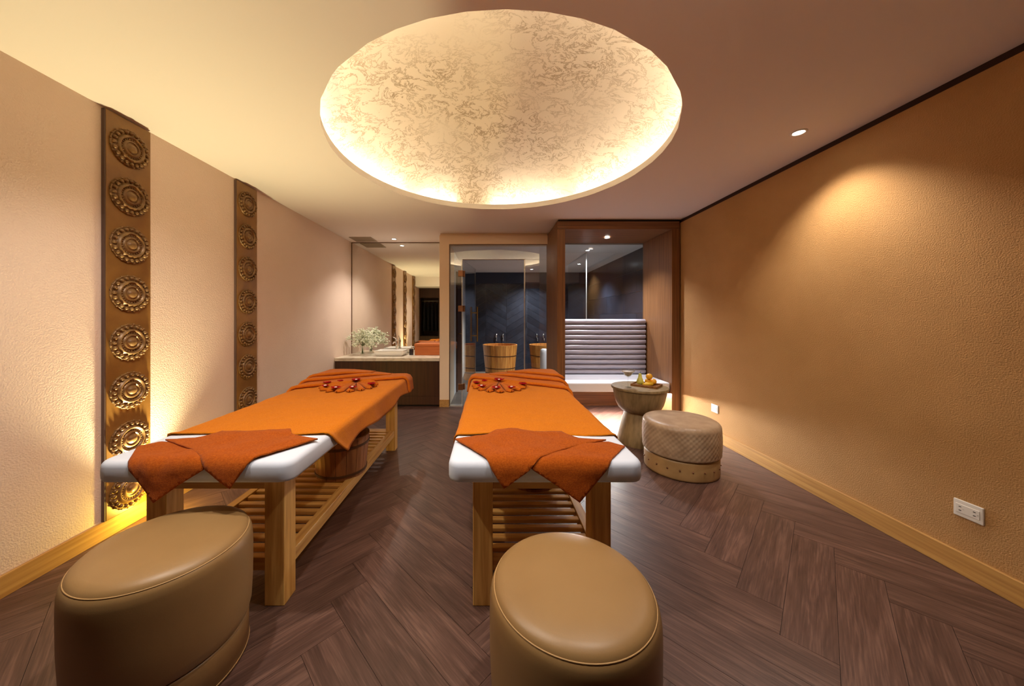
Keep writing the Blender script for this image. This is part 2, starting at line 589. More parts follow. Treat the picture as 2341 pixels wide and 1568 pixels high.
dome_prof = [((DR + 0.16) * math.cos(t * PI / 2 / 20), 0.012 + 0.44 * math.sin(t * PI / 2 / 20)) for t in range(20)] + [(0, 0.452)]
obj('dome', lt(dome_prof, 96, (DX, DY, ZC)), M['dome'], ceiling, smooth=True)
# LED strips lie in the cove behind the lip, with gaps where one strip ends and the next begins
def led_arc(a0, a1):
    r0, r1, z0, z1 = DR + 0.085, DR + 0.10, 0.022, 0.042
    return lt([(r0, z0), (r0, z1), (r1, z1), (r1, z0), (r0, z0)], max(4, int((a1 - a0) / 0.06)), (DX, DY, ZC), a0=a0, a1=a1)
# angles counted from +x; +y (away from the camera) is 90 degrees
for a0, a1 in ((111, 127), (136, 200), (202, 268), (270, 340), (342, 409), (418, 452)):
    obj('light_strip', led_arc(R(a0), R(a1)), M['led_dome'], ceiling)

# left wall
struct(obj('wall_left', bx(XL - 0.1, XL, 0.26, YM + 0.05, 0, ZC), M['stucco_left']))
struct(obj('wall_right', bx(XR, XR + 0.1, -1.0, YM, 0, ZC - 0.042), M['stucco_right']))
struct(obj('gap_shade_1', bx(XR + 0.012, XR + 0.1, 0.95, YP, ZC - 0.042, ZC), M['dark_recess']))  # dark brown strip paints in the shade of the gap under the ceiling
struct(obj('baseboard_left', bx(XL, XL + 0.016, 0.3, YP + 0.0, 0, 0.105, bev=0.002, seg=1), M['base_wood']))
struct(obj('baseboard_right', bx(XR - 0.016, XR, -0.95, 4.17, 0, 0.112, bev=0.002, seg=1), M['base_wood']))
# back wall: behind the mirror, with the pier and the header that frame the glass front
PX0, PX1 = -0.738, -0.598
bw = bmesh.new()
box(bw, XL - 0.1, PX0, YM + 0.012, YM + 0.1, 0, ZC)
box(bw, PX0, PX1, YP, YM + 0.1, 0, ZC - 0.03)
box(bw, PX0 + 0.01, PX1, YP + 0.02, YM + 0.1, ZC - 0.03, ZC)
box(bw, PX1, 0.845, YP, YP + 0.16, 2.383, ZC - 0.03)
box(bw, PX1, 0.845, YP + 0.02, YP + 0.16, ZC - 0.03, ZC)
struct(obj('wall_back', bw, M['cream']))
struct(obj('baseboard_back', bx(PX0, PX1, YP - 0.012, YP, 0, 0.105), M['base_wood']))
# front side (behind the camera): dropped soffit, alcove walls
struct(obj('ceiling_soffit', bx(XL - 0.1, XR + 0.1, -1.1, 0.95, 2.26, ZC + 0.05), M['paint']))
struct(obj('wall_front', bx(XL - 0.1, XR + 0.1, -1.1, -1.0, 0, 2.26), M['closet']))
struct(obj('wall_front_left', bx(XL - 0.1, XL, -1.0, 0.26, 0, 2.26), M['stucco_left']))

# ------------------------------------------------------------------ bathroom behind the glass
BL, BR_, BY, BZ = PX1, 2.40, 8.1, 2.41
GY = 4.93
struct(obj('floor_bathroom', bx(BL - 0.1, BR_ + 0.1, YP + 0.0, BY + 0.1, -0.06, -0.002), M['bath_floor']))
struct(obj('ceiling_bathroom', bx(BL - 0.1, BR_ + 0.1, YP + 0.162, BY + 0.1, BZ, BZ + 0.08), M['bath_ceiling']))
struct(obj('wall_bathroom_left', bx(BL - 0.1, BL, YM + 0.1, BY, 0, BZ), M['white_wall']))
wbr = struct(obj('wall_bathroom_right', bx(BR_, BR_ + 0.1, YM, BY, 0, BZ), M['grout']))
wbb = struct(obj('wall_bathroom_back', bx(BL - 0.1, BR_ + 0.1, BY, BY + 0.1, 0, BZ), M['grout']))
# big rectangular navy tiles on the right wall, offset course by course
tw, th = 0.9, 0.345
for r_ in range(7):
    y = YP + 0.12 - (0.45 if r_ % 2 else 0)
    while y < BY - 0.01:
        a, b_ = max(y + 0.002, YP + 0.13), min(y + tw - 0.002, BY - 0.008)
        if b_ - a > 0.03:
            t = 0.006 + rng.uniform(0, 0.0015)
            o = obj('tile', bx(BR_ - t, BR_, a, b_, r_ * th + 0.002, min((r_ + 1) * th - 0.002, BZ), bev=0.001, seg=1), M['navy'], wbr)
        y += tw
# chevron tiles on the back wall below a plain navy band
def wall_tile(poly, t):
    """prism from an (x, z) polygon standing on the back wall"""
    bm = bmesh.new()
    n = len(poly)
    a = [bm.verts.new((x, BY, z)) for x, z in poly]
    b = [bm.verts.new((x, BY - t, z)) for x, z in poly]
    bm.faces.new(a); bm.faces.new(b[::-1])
    for i in range(n):
        j = (i + 1) % n
        bm.faces.new((a[i], a[j], b[j], b[i]))
    return bm
obj('panel', bx(BL, BR_ - 0.01, BY - 0.010, BY, 2.142, BZ), M['navy_plain'], wbb)
cw, chh = 0.50, 0.165
for c in range(6):
    x0, x1 = BL + c * cw, BL + (c + 1) * cw
    up = 0.30 if c % 2 == 0 else -0.30
    z = -0.4
    while z < 2.2:
        g = 0.0025
        za, zb = (z, z + up) if up > 0 else (z - up, z)
        p = [(x0 + g, za + g), (x1 - g, zb + g), (x1 - g, zb + chh - g), (x0 + g, za + chh - g)]
        p = clip(p, BL, BR_ - 0.01, 0.0, 2.138)
        if len(p) >= 3 and abs(area(p)) > 0.002:
            obj('tile', wall_tile(p, 0.007 + rng.uniform(0, 0.003)), M['navy'], wbb)
        z += chh
# dark timber door in the left wall of the bathroom
d2 = struct(obj('door_2', bx(BL, BL + 0.03, 5.85, 6.75, 0, 2.12, bev=0.003, seg=1), M['dark_walnut']))
obj('lever', tube(bmesh.new(), [(BL + 0.03, 5.95, 1.02), (BL + 0.075, 5.95, 1.02), (BL + 0.075, 6.07, 1.02)], 0.009), M['brass'], d2, smooth=True)

# glass front: transom, side pane, fixed pane, steel edge profiles
w1 = struct(obj('window_1', bx(-0.405, 0.52, GY - 0.006, GY + 0.006, 2.162, 2.170), M['frame_bronze']))
obj('pane', bx(PX1 + 0.003, 0.842, GY - 0.005, GY + 0.005, 2.171, 2.381), M['glass_front'], w1)
obj('pane', bx(PX1 + 0.003, -0.4185, GY - 0.005, GY + 0.005, 0.012, 2.169), M['glass_front'], w1)
obj('pane', bx(0.522, 0.842, GY - 0.005, GY + 0.005, 0.012, 2.169), M['glass_front'], w1)
obj('edge_profile', bx(0.505, 0.521, GY - 0.010, GY + 0.010, 0.0, 2.161), M['steel'], w1)
obj('edge_profile', bx(-0.418, -0.4075, GY - 0.010, GY + 0.010, 0.012, 2.161), M['steel'], w1)
obj('sill', bx(PX1 + 0.002, -0.407, GY - 0.045, GY + 0.045, 0.0, 0.012), M['steel'], w1)
for fx0, fx1 in ((PX1, PX1 + 0.010),):
    obj('frame', bx(fx0, fx1, GY - 0.05, GY - 0.03, 0.012, 2.381), M['frame_bronze'], w1)
obj('frame', bx(PX1, 0.842, GY - 0.05, GY - 0.03, 2.375, 2.383), M['frame_bronze'], w1)

# glass door, swung into the bathroom
door = bpy.data.objects.new('door_1', None)
door.location = (-0.392, GY + 0.02, 0)
COL.objects.link(door)
struct(door)
door['label'] = 'clear frameless glass door with brass handle standing open into the bathroom'
da = math.atan2(0.80, 0.135)
dv = Vector((math.cos(da), math.sin(da), 0))
dn = Vector((-dv.y, dv.x, 0))
def dpart(name, bm, m, **k):
    bmesh.ops.rotate(bm, cent=(0, 0, 0), matrix=Matrix.Rotation(da, 3, 'Z'), verts=bm.verts)
    bmesh.ops.translate(bm, vec=door.location, verts=bm.verts)
    return obj(name, bm, m, door, **k)
dpart('pane', bx(0.012, 0.83, -0.005, 0.005, 0.015, 2.150), M['glass'])
dpart('edge', bx(0.83, 0.836, -0.005, 0.005, 0.015, 2.150), M['steel'])
for z in (1.96, 1.44, 0.28):
    hg = bx(0.0, 0.055, -0.016, 0.016, z - 0.045, z + 0.045, bev=0.003)          # half on the leaf
    bmesh.ops.rotate(hg, cent=(0, 0, 0), matrix=Matrix.Rotation(da, 3, 'Z'), verts=hg.verts)
    bmesh.ops.translate(hg, vec=door.location, verts=hg.verts)
    box(hg, -0.470, -0.398, GY - 0.018, GY + 0.018, z - 0.045, z + 0.045, bev=0.003)   # half on the side pane
    obj('hinge', hg, M['hinge'], door)
hb = bmesh.new()
for s in (-1, 1):
    tube(hb, [(0.74, s * 0.055, 0.90), (0.74, s * 0.055, 1.49)], 0.0125, 12)
for z in (1.0, 1.39):
    tube(hb, [(0.74, -0.055, z), (0.74, 0.055, z)], 0.009, 10)
dpart('handle', hb, M['brass'], angle=50)

# ------------------------------------------------------------------ lamps
def downlight(x, y, z, label, watts, col, lamp='lamp_white', size=120, blend=0.8, r=0.030, grp=None, aim=None, rad=0.03):
    t = thing('ceiling_downlight', label, 'ceiling light', (x, y, z), grp)
    obj('trim_ring', lt([(r, -0.001), (r + 0.016, -0.001), (r + 0.016, -0.005), (r + 0.004, -0.007), (r, -0.001)], 28, (x, y, z)), M['lip'], t, smooth=True)
    obj('lens', lt([(0, -0.002), (r, -0.002)], 24, (x, y, z)), M[lamp], t)
    ld = bpy.data.lights.new('spot', 'SPOT')
    ld.energy = watts
    ld.color = col
    ld.spot_size = R(size)
    ld.spot_blend = blend
    ld.shadow_soft_size = rad
    lo = bpy.data.objects.new('spot', ld)
    lo.location = (0, 0, -0.03)
    if aim is not None:
        v = Vector(aim) - Vector((x, y, z - 0.03))
        lo.rotation_euler = v.to_track_quat('-Z', 'Y').to_euler()
    COL.objects.link(lo)
    lo.parent = t
    return t
downlight(2.065, 2.223, ZC, 'small bright recessed spotlight in the ceiling close to the ochre wall', DOWN_W, DOWN_COL, size=110, aim=(2.15, 2.2, 0))
downlight(-1.506, 5.22, ZC, 'small recessed spotlight in the ceiling above the washbasin', DOWN_W * 1.1, DOWN_COL)
downlight(1.615, 4.58, 2.409, 'small recessed spotlight in the dark timber ceiling above the daybed', DOWN_W * 1.5, (0.93, 0.94, 1.0))
downlight(-1.30, 1.12, ZC, 'recessed spotlight in the ceiling over the foot of the left massage bed', DOWN_W * 1.1, DOWN_COL, size=118, aim=(-1.3, 2.1, 0))
downlight(-0.45, 1.10, ZC, 'added fill spotlight in the ceiling, out of view between the feet of the two beds', DOWN_W * 0.9, DOWN_COL, size=118, aim=(-0.4, 2.1, 0))  # unseen lamp, added to brighten the room
downlight(0.65, 1.10, ZC, 'added fill spotlight in the ceiling, out of view over the foot of the right massage bed', DOWN_W * 0.9, DOWN_COL, size=118, aim=(0.7, 2.1, 0))  # second unseen lamp added as fill from the camera end
downlight(1.60, 5.44, BZ, 'nearer bathroom spotlight seen through the glass above the daybed', BATH_W, BATH_COL, 'lamp_bath')
downlight(1.82, 6.80, BZ, 'farther bathroom spotlight seen through the glass above the daybed', BATH_W, BATH_COL, 'lamp_bath')
downlight(0.95, 7.55, BZ, 'added bathroom fill spotlight close to the chevron tiled wall above the tubs', BATH_W, (1.0, 0.9, 0.78), 'lamp_bath')  # added lamp, brightens the chevron tiles
# yellow floor uplight at the foot of the first carved panel
up = thing('floor_uplight', 'small yellow uplight on the floor at the foot of the nearest carved panel', 'lamp', (-2.13, 2.16, 0))
obj('housing', lt([(0, 0), (0.05, 0), (0.05, 0.012), (0.036, 0.016), (0.036, 0.055), (0.028, 0.055), (0.028, 0.045), (0, 0.045)], 24, (-2.13, 2.16, 0)), M['slot'], up, angle=40)
obj('lens', lt([(0, 0.047), (0.0275, 0.047)], 20, (-2.13, 2.16, 0)), M['lamp_up'], up)
ld = bpy.data.lights.new('uplight_beam', 'SPOT')
ld.energy = UP_W; ld.color = UP_COL; ld.spot_size = R(95); ld.spot_blend = 1.0; ld.shadow_soft_size = 0.03
lo = bpy.data.objects.new('uplight_beam', ld)
lo.location = (0, 0, 0.085)
lo.rotation_euler = (Vector((-1.65, 2.1, ZC)) - Vector((-2.13, 2.16, 0.085))).to_track_quat('-Z', 'Y').to_euler()
COL.objects.link(lo); lo.parent = up
ld = bpy.data.lights.new('uplight_spill', 'POINT')
ld.energy = GLOW_W; ld.color = GLOW_COL; ld.shadow_soft_size = 0.02
lo = bpy.data.objects.new('uplight_spill', ld)
lo.location = (0, 0, 0.08)
COL.objects.link(lo); lo.parent = up

# ------------------------------------------------------------------ timber niche with the daybed
NX0, NX1, NY0, NY1, NZ = 0.845, 2.385, 4.174, 4.97, 2.515
niche = thing('timber_niche', 'tall walnut box frame around the daybed in the right corner', 'niche', ((NX0 + NX1) / 2, (NY0 + NY1) / 2, 0))
obj('side_panel', bx(NX0, NX0 + 0.10, NY0, NY1, 0, NZ - 0.10, bev=0.002, seg=1), M['walnut'], niche)
obj('side_panel', bx(NX1 - 0.10, NX1, NY0, NY1, 0, NZ - 0.10, bev=0.002, seg=1), M['walnut'], niche)
obj('top_panel', bx(NX0, NX1, NY0, NY1, NZ - 0.099, NZ, bev=0.002, seg=1), M['walnut_x'], niche)
obj('back_panel', bx(NX0 + 0.101, NX1 - 0.101, NY1 - 0.03, NY1 - 0.004, 0, 1.285), M['walnut_x'], niche)
w2 = struct(obj('window_2', bx(NX0 + 0.101, NX1 - 0.101, NY1 - 0.022, NY1 - 0.012, 1.287, NZ - 0.101), M['glass']))
struct(obj('gap_shade_2', bx(NX0 + 0.02, XR, NY0 + 0.03, NY1, NZ + 0.001, ZC), M['slot']))  # near-black filler stands for shade in the gap above the frame
bed = thing('daybed', 'white cushioned daybed with grey fluted backrest inside the walnut frame', 'daybed', (1.615, 4.55, 0.34))
obj('base_board', bx(NX0 + 0.103, NX1 - 0.103, 4.215, 4.935, 0.345, 0.362), M['walnut_x'], bed)
obj('seat_cushion', bx(NX0 + 0.104, NX1 - 0.104, 4.20, 4.86, 0.3625, 0.482, bev=0.022, seg=3), M['bench_white'], bed, smooth=True)
nf = 11
fz0, fz1 = 0.484, 1.285
for k in range(nf):
    h = (fz1 - fz0) / nf
    zc = fz0 + h * (k + 0.5)
    b = bmesh.new()
    pr = []
    m = 10
    for q in range(m + 1):
        a = -PI / 2 + PI * q / m
        pr.append((4.872 - 0.052 * math.cos(a), zc + h * 0.5 * math.sin(a)))
    rows = []
    for sx in [NX0 + 0.104, NX0 + 0.112] + [NX0 + 0.112 + (2.262 - NX0 - 0.112) * t / 8 for t in range(1, 8)] + [2.262, 2.27]:
        shrink = 0.75 if sx in (NX0 + 0.104, 2.27) else 1.0
        rows.append([(sx, 4.872 - (4.872 - y) * shrink, zc + (z - zc) * shrink + 0.0012 * math.sin(sx * 17 + k * 2.1)) for y, z in pr])
    grid(b, rows)
    v0 = [v for v in b.verts]
    b.faces.new([b.verts[i] for i in range(0)] or v0[:m + 1][::-1])
    b.faces.new(v0[-(m + 1):])
    b.faces.new([v0[i * (m + 1)] for i in range(len(rows))])if False else None
    obj('flute', b, M['flute'], bed, angle=60)
obj('backrest_board', bx(NX0 + 0.104, 2.272, 4.873, 4.937, 0.484, 1.284), M['flute'], bed)
obj('light_strip', bx(1.00, 2.23, 4.40, 4.425, 0.320, 0.344), M['led_bench'], bed)
obj('light_shield', bx(0.99, 2.24, 4.4265, 4.434, 0.306, 0.3448), M['steel'], bed)  # unseen shield added to keep the strip's light off the back panel

# ------------------------------------------------------------------ carved bronze panels on the left wall
def medallion_mesh():
    """flat disc of concentric mouldings with a ring of beads; faces +x, radius 0.113"""
    bm = bmesh.new()
    pr = [(0.113, 0), (0.113, 0.008), (0.110, 0.011), (0.106, 0.009), (0.084, 0.009), (0.080, 0.013), (0.077, 0.020), (0.071, 0.024), (0.064, 0.020),
          (0.060, 0.012), (0.052, 0.012), (0.048, 0.020), (0.040, 0.022), (0.035, 0.016), (0.028, 0.017), (0.022, 0.026), (0.010, 0.032), (0, 0.033)]
    lathe(bm, pr, 40)
    n = 20
    for k in range(n):
        a = 2 * PI * k / n
        ball(bm, (0.0955 * math.cos(a), 0.0955 * math.sin(a), 0.012), 0.0112, 2, (1, 1, 1.1))
        ball(bm, (0.111 * math.cos(a + PI / n), 0.111 * math.sin(a + PI / n), 0.007), 0.0062, 2)
    n = 24
    for k in range(n):
        a = 2 * PI * k / n
        ball(bm, (0.0565 * math.cos(a), 0.0565 * math.sin(a), 0.013), 0.0055, 1)
    bmesh.ops.rotate(bm, cent=(0, 0, 0), matrix=Matrix.Rotation(PI / 2, 3, 'Y'), verts=bm.verts)
    return bm
med0 = None
MZ = [0.235, 0.545, 0.85, 1.15, 1.452, 1.755, 2.055, 2.355]
plab = ['third carved bronze panel on the left wall, close to the camera end',
        'nearest full height bronze panel of round medallions on the left wall',
        'farther bronze panel of round medallions on the left wall beyond the bed']
for pi_, (y0, y1) in enumerate(((0.955, 1.215), (1.945, 2.212), (2.955, 3.222))):
    yc = (y0 + y1) / 2
    p = thing('carved_panel', plab[pi_], 'wall panel', (XL, yc, 0.106), 'bronze medallion panels on the left wall')
    obj('board', bx(XL + 0.0005, XL + 0.022, y0 + 0.006, y1 - 0.004, 0.106, ZC - 0.012, bev=0.003), M['bronze'], p)
    obj('edge_strip', bx(XL + 0.0005, XL + 0.020, y0, y0 + 0.0055, 0.106, ZC - 0.012), M['bronze_edge'], p)
    for z in MZ:
        if med0 is None:
            med0 = obj('medallion', medallion_mesh(), M['medallion'], angle=50)
            o = med0
        else:
            o = med0.copy(); COL.objects.link(o)
        o.parent = p
        o.location = (0.022, 0, z - 0.106)

# ------------------------------------------------------------------ massage beds
MW, MY0, MY1, MZ0, MZ1 = 0.412, 1.38, 3.36, 0.612, 0.700
RC = 0.027
def across(s, h):
    """arc length s across the bed (0 = middle), height h above the cover -> (dx, z)"""
    sg = 1 if s >= 0 else -1
    a = abs(s)
    flat = MW - RC
    if a <= flat:
        return sg * a, MZ1 + h
    arc = RC * PI / 2
    if a <= flat + arc:
        t = (a - flat) / RC
        return sg * (flat + (RC + h) * math.sin(t)), MZ1 - RC + (RC + h) * math.cos(t)
    return sg * (MW + h), MZ1 - RC - (a - flat - arc)

def along(t, h):
    """t = distance along the bed; below MY0 it turns down the front face -> (y, z)"""
    yf = MY0 + RC
    if t >= yf:
        return t, MZ1 + h
    d = yf - t
    arc = RC * PI / 2
    if d <= arc:
        q = d / RC
        return yf - (RC + h) * math.sin(q), MZ1 - RC + (RC + h) * math.cos(q)
    return MY0 - h, MZ1 - RC - (d - arc)

def nz(x, y, s=1.0, seed=0.0):
    return noise.noise(Vector((x * s + seed, y * s - seed, seed * 1.7)))

def massage_bed(cx, side, word, seed):
    t = thing('massage_bed', 'wooden massage bed with white mattress and slatted lower shelf, ' + word, 'massage bed', (cx, 2.37, 0), 'massage beds')
    # mattress: rounded slab
    b = bmesh.new()
    box(b, cx - MW, cx + MW, MY0, MY1, MZ0, MZ1)
    ve = [e for e in b.edges if abs((e.verts[0].co - e.verts[1].co).normalized().z) > 0.9]
    bmesh.ops.bevel(b, geom=ve, offset=0.055, segments=4, profile=0.5, affect='EDGES')
    he = [e for e in b.edges if e.verts[0].co.z > MZ1 - 1e-4 and e.verts[1].co.z > MZ1 - 1e-4]
    bmesh.ops.bevel(b, geom=he, offset=0.025, segments=4, profile=0.5, affect='EDGES')
    he = [e for e in b.edges if e.verts[0].co.z < MZ0 + 1e-4 and e.verts[1].co.z < MZ0 + 1e-4]
    bmesh.ops.bevel(b, geom=he, offset=0.014, segments=2, profile=0.5, affect='EDGES')
    mt = obj('mattress', b, M['sheet'], t, smooth=True)
    if side < 0:
        tg = obj('care_tag', bx(cx - MW - 0.002, cx - MW + 0.034, MY0 + 0.030, MY0 + 0.0315, 0.628, 0.660), M['plastic'], mt)
        obj('tag_print', bx(cx - MW + 0.006, cx - MW + 0.018, MY0 + 0.0290, MY0 + 0.0299, 0.634, 0.654), M['green_tag'], mt)
    # legs
    for sx in (-1, 1):
        for y0 in (1.50, 3.25):
            x0 = cx + (-0.312 if sx < 0 else 0.222)
            obj('leg', bx(x0, x0 + 0.09, y0, y0 + 0.09, 0, MZ0 - 0.001, bev=0.004), M['oak'], t)
    # top rails
    for y0 in (1.515, 3.285):
        obj('top_rail', bx(cx - 0.221, cx + 0.221, y0, y0 + 0.035, 0.522, MZ0 - 0.001, bev=0.002, seg=1), M['oak_x'], t)
    for x0 in (cx - 0.300, cx + 0.265):
        obj('top_rail', bx(x0, x0 + 0.035, 1.591, 3.249, 0.522, MZ0 - 0.001, bev=0.002, seg=1), M['oak_y'], t)
    # low side rails and slats
    for x0 in (cx - 0.306, cx + 0.256):
        obj('shelf_rail', bx(x0, x0 + 0.050, 1.591, 3.249, 0.138, 0.200, bev=0.003), M['oak_y'], t)
    obj('shelf_rail', bx(cx - 0.221, cx + 0.221, 1.53, 1.565, 0.138, 0.198, bev=0.003), M['oak_x'], t)
    obj('shelf_rail', bx(cx - 0.221, cx + 0.221, 3.275, 3.31, 0.138, 0.198, bev=0.003), M['oak_x'], t)
    y = 1.60
    sl = None
    while y < 3.24:
        if sl is None:
            sl = obj('slat', bx(cx - 0.2555, cx + 0.2555, y, y + 0.036, 0.172, 0.196, bev=0.006), M['oak_x'], t)
            o = sl
        else:
            o = sl.copy(); COL.objects.link(o); o.parent = t
            o.location = (0, y - 1.60, 0)
        y += 0.0745

    # big orange towel over the bed
    b = bmesh.new()
    rows = []
    NS, NY = 64, 90
    flat_s = MW - RC + RC * PI / 2
    S = flat_s + 0.108
    for i in range(NS + 1):
        s = -S + 2 * S * i / NS
        hang = max(0.0, abs(s) - (MW - RC)) / (S - MW + RC)
        row = []
        near = 1.705 + 0.012 * math.sin(s * 9 + seed) + 0.02 * nz(s, seed, 4) + 0.15 * hang ** 1.3
        far = 3.41
        for j in range(NY + 1):
            y = near + (far - near) * j / NY
            h = 0.006 + 0.0035 * nz(s, y, 5, seed) + 0.003 * nz(s, y, 13, seed + 3)
            h += 0.010 * math.exp(-((y - near) / 0.03) ** 2) * (0.5 + 0.5 * math.sin(s * 8 + seed * 2))
            h = max(h, 0.0045)
            hw = max(0.0, hang - 0.3)
            h += hw * (0.016 * (1 + math.sin(y * 13 + seed + s)) * 0.7 + 0.01)
            ss = s * (1 + hw * 0.05 * math.sin(y * 7 + seed))
            dx, z = across(ss, h)
            row.append((cx + dx, y, z))
        rows.append(row)
    grid(b, rows)
    o = obj('draped_towel', b, M['towel'], None, smooth=True)
    solid(o, 0.006, -1.0)
    based(o)
    tag(o, 'large orange towel draped over the ' + word + ' and hanging down its sides', 'towel', 'orange towels covering the beds')

    # folded towel laid aslant over the far end: three stepped layers
    b = bmesh.new()
    for k in range(3):
        lo_s = (-(flat_s + 0.10), -0.24, -0.06)[k]
        hi_s = (flat_s + 0.115, flat_s + 0.075, flat_s - 0.02)[k]
        rows = []
        for i in range(61):
            q = lo_s + (hi_s - lo_s) * i / 60
            s = q * side                       # the near corner of the fold is on the wall / right side
            e = 3.00 - 0.62 * max(-0.43, min(0.46, q)) + (0, 0.20, 0.34)[k] + 0.02 * nz(q, k, 3, seed)
            e = min(e, 3.37)
            hang = max(0.0, abs(s) - MW)
            row = []
            far = 3.425 + 0.008 * k
            th = 0.023 * (1.0 if k == 0 else max(0.12, min(1.0, (q - lo_s) / 0.22)))
            base = 0.0215 * k
            for j in range(31):
                if j <= 10:                    # rounded folded edge
                    ph = -PI / 2 + PI * j / 10
                    y = e + th * 0.8 * (1 - math.cos(ph))
                    h = 0.011 + base + th / 2 * (1 + math.sin(ph))
                else:
                    y0 = e + th * 0.8
                    y = y0 + (max(far, y0 + 0.004) - y0) * ((j - 10) / 20.0) ** 1.6
                    h = 0.011 + base + th
                    h -= 0.006 * min(1, (y - y0) / 0.08)
                h += 0.003 * nz(s, y, 7, seed + k)
                dx, z = across(s, h + hang * 0.12)
                row.append((cx + dx, y, z))
            rows.append(row)
        grid(b, rows)
    o = obj('folded_towel', b, M['towel_mid'], None, smooth=True)
    solid(o, 0.006, 0.0)
    based(o)
    tag(o, 'orange towel folded in layers aslant over the far end of the ' + word, 'towel', 'folded towels at the far ends')

    # small towel folded into two points over the near end
    def cloth(poly, h0, fold=None):
        V = [Vector(p) for p in poly]
        n = len(poly)
        # resample the outline
        out = []
        for i in range(n):
            a, c = V[i], V[(i + 1) % n]
            m = max(1, int((c - a).length / 0.02))
            for q in range(m):
                out.append(a.lerp(c, q / m))
        E = [(i, (i + 1) % len(out)) for i in range(len(out))]
        x0 = min(p.x for p in out); x1 = max(p.x for p in out); y0 = min(p.y for p in out); y1 = max(p.y for p in out)
        pts = list(out)
        g = 0.014
        yy = y0
        r = 0
        while yy < y1:
            xx = x0 + (g / 2 if r % 2 else 0)
            while xx < x1:
                pts.append(Vector((xx, yy)))
                xx += g
            yy += g; r += 1
        vv, ee, ff, *_ = delaunay_2d_cdt(pts, E, [], 1, 1e-5)
        bm = bmesh.new()
        q = []
        for v in vv:
            de = min(abs((v - out[i]).length) for i in range(len(out)))
            h = h0 + 0.012 * min(1, de / 0.06) * (0.55 + 1.0 * nz(v.x, v.y, 8, seed + 5)) + 0.003 * nz(v.x, v.y, 24, seed)
            if v.y > 1.64:
                h += 0.012 * (0.5 + 0.5 * nz(v.x, v.y, 8, seed + 1)) * min(1, (v.y - 1.64) / 0.06)
            if v.y < MY0:
                h += (MY0 - v.y) * 0.12
            y, z = along(v.y, max(h, h0 - 0.001))
            q.append(bm.verts.new((cx + v.x, y, z)))
        for f in ff:
            bm.faces.new([q[i] for i in f])
        return bm
    m = side
    fl = lambda P: [(x * m, y) for x, y in P] if m > 0 else [(x * m, y) for x, y in P][::-1]
    A = fl([(-0.405, 1.613), (-0.30, 1.47), (-0.178, 1.295), (-0.055, 1.378), (0.10, 1.49), (0.325, 1.602), (0.25, 1.612), (0.198, 1.622), (0.165, 1.658), (0.13, 1.70), (0.0, 1.70), (-0.10, 1.735), (-0.20, 1.735), (-0.245, 1.67)])
    B = fl([(-0.07, 1.372), (0.03, 1.31), (0.132, 1.238), (0.27, 1.39), (0.392, 1.541), (0.335, 1.596), (0.18, 1.585), (0.05, 1.52)])
    b = cloth(A, 0.0165)
    b2 = cloth(B, 0.0085)
    me_ = bpy.data.meshes.new('tmp'); b2.to_mesh(me_); b2.free(); b.from_mesh(me_); bpy.data.meshes.remove(me_)
    o = obj('pointed_towel', b, M['towel_dark'], None, smooth=True)
    solid(o, 0.007, -1.0)
    based(o)
    tag(o, 'small orange towel folded to two points over the near end of the ' + word, 'towel', 'pointed towels at the near ends')

    # pleated towel fan with red blossoms round it
    fx, fy = cx + (0.03 if side < 0 else -0.155), 2.86
    fz = MZ1 + 0.011
    fan = thing('towel_fan', 'small orange towel pleated into a round fan on the ' + word, 'towel', (fx, fy, fz), 'pleated towel fans')
    RF = 0.235
    piv = Vector((0, 0.15))
    NP = 17
    for k in range(NP):
        a = -PI * 1.13 + (PI * 1.26) * k / (NP - 1)      # sweeps through the near side
        dvec = Vector((math.cos(a), math.sin(a)))
        svec = Vector((-dvec.y, dvec.x))
        bq = piv.dot(dvec)                                # length from the hub to the round outline
        ln = -bq + math.sqrt(max(0, bq * bq - piv.dot(piv) + RF * RF))
        step = PI * 1.26 / (NP - 1)
        b = bmesh.new()
        rows = []
        for i in range(11):
            f = i / 10.0
            rr = 0.015 + (ln - 0.015) * f
            wd = max(0.004, 0.44 * step * rr) * (1.0 if f < 0.85 else math.sqrt(max(0.02, 1 - ((f - 0.85) / 0.15) ** 2)))
            hh = 0.010 + 0.014 * min(1, f * 2) * (1 - 0.5 * f ** 6)
            row = []
            for q in range(9):
                t_ = -1 + q / 4.0
                p = piv + dvec * rr + svec * wd * t_
                row.append((fx + p.x, fy + p.y, fz + 0.001 + hh * (1 - abs(t_) ** 2.2)))
            rows.append(row)
        grid(b, rows)
        o = obj('fold', b, M['towel_mid'], fan, smooth=True)
        solid(o, 0.003, -1.0)
    spots = [(0.0, 0.15, 1.5, 'at the fan hub'), (-0.2, 0.03, 1.1, 'at the left tip of the fan'),
             (-0.15, -0.115, 1.1, 'left on the near fan rim'), (-0.03, -0.185, 1.2, 'at the middle of the near fan rim'),
             (0.095, -0.165, 1.0, 'right on the near fan rim'), (0.2, -0.03, 1.2, 'at the right tip of the fan'),
             (-0.13, 0.12, 0.8, 'behind the left fan pleats')]
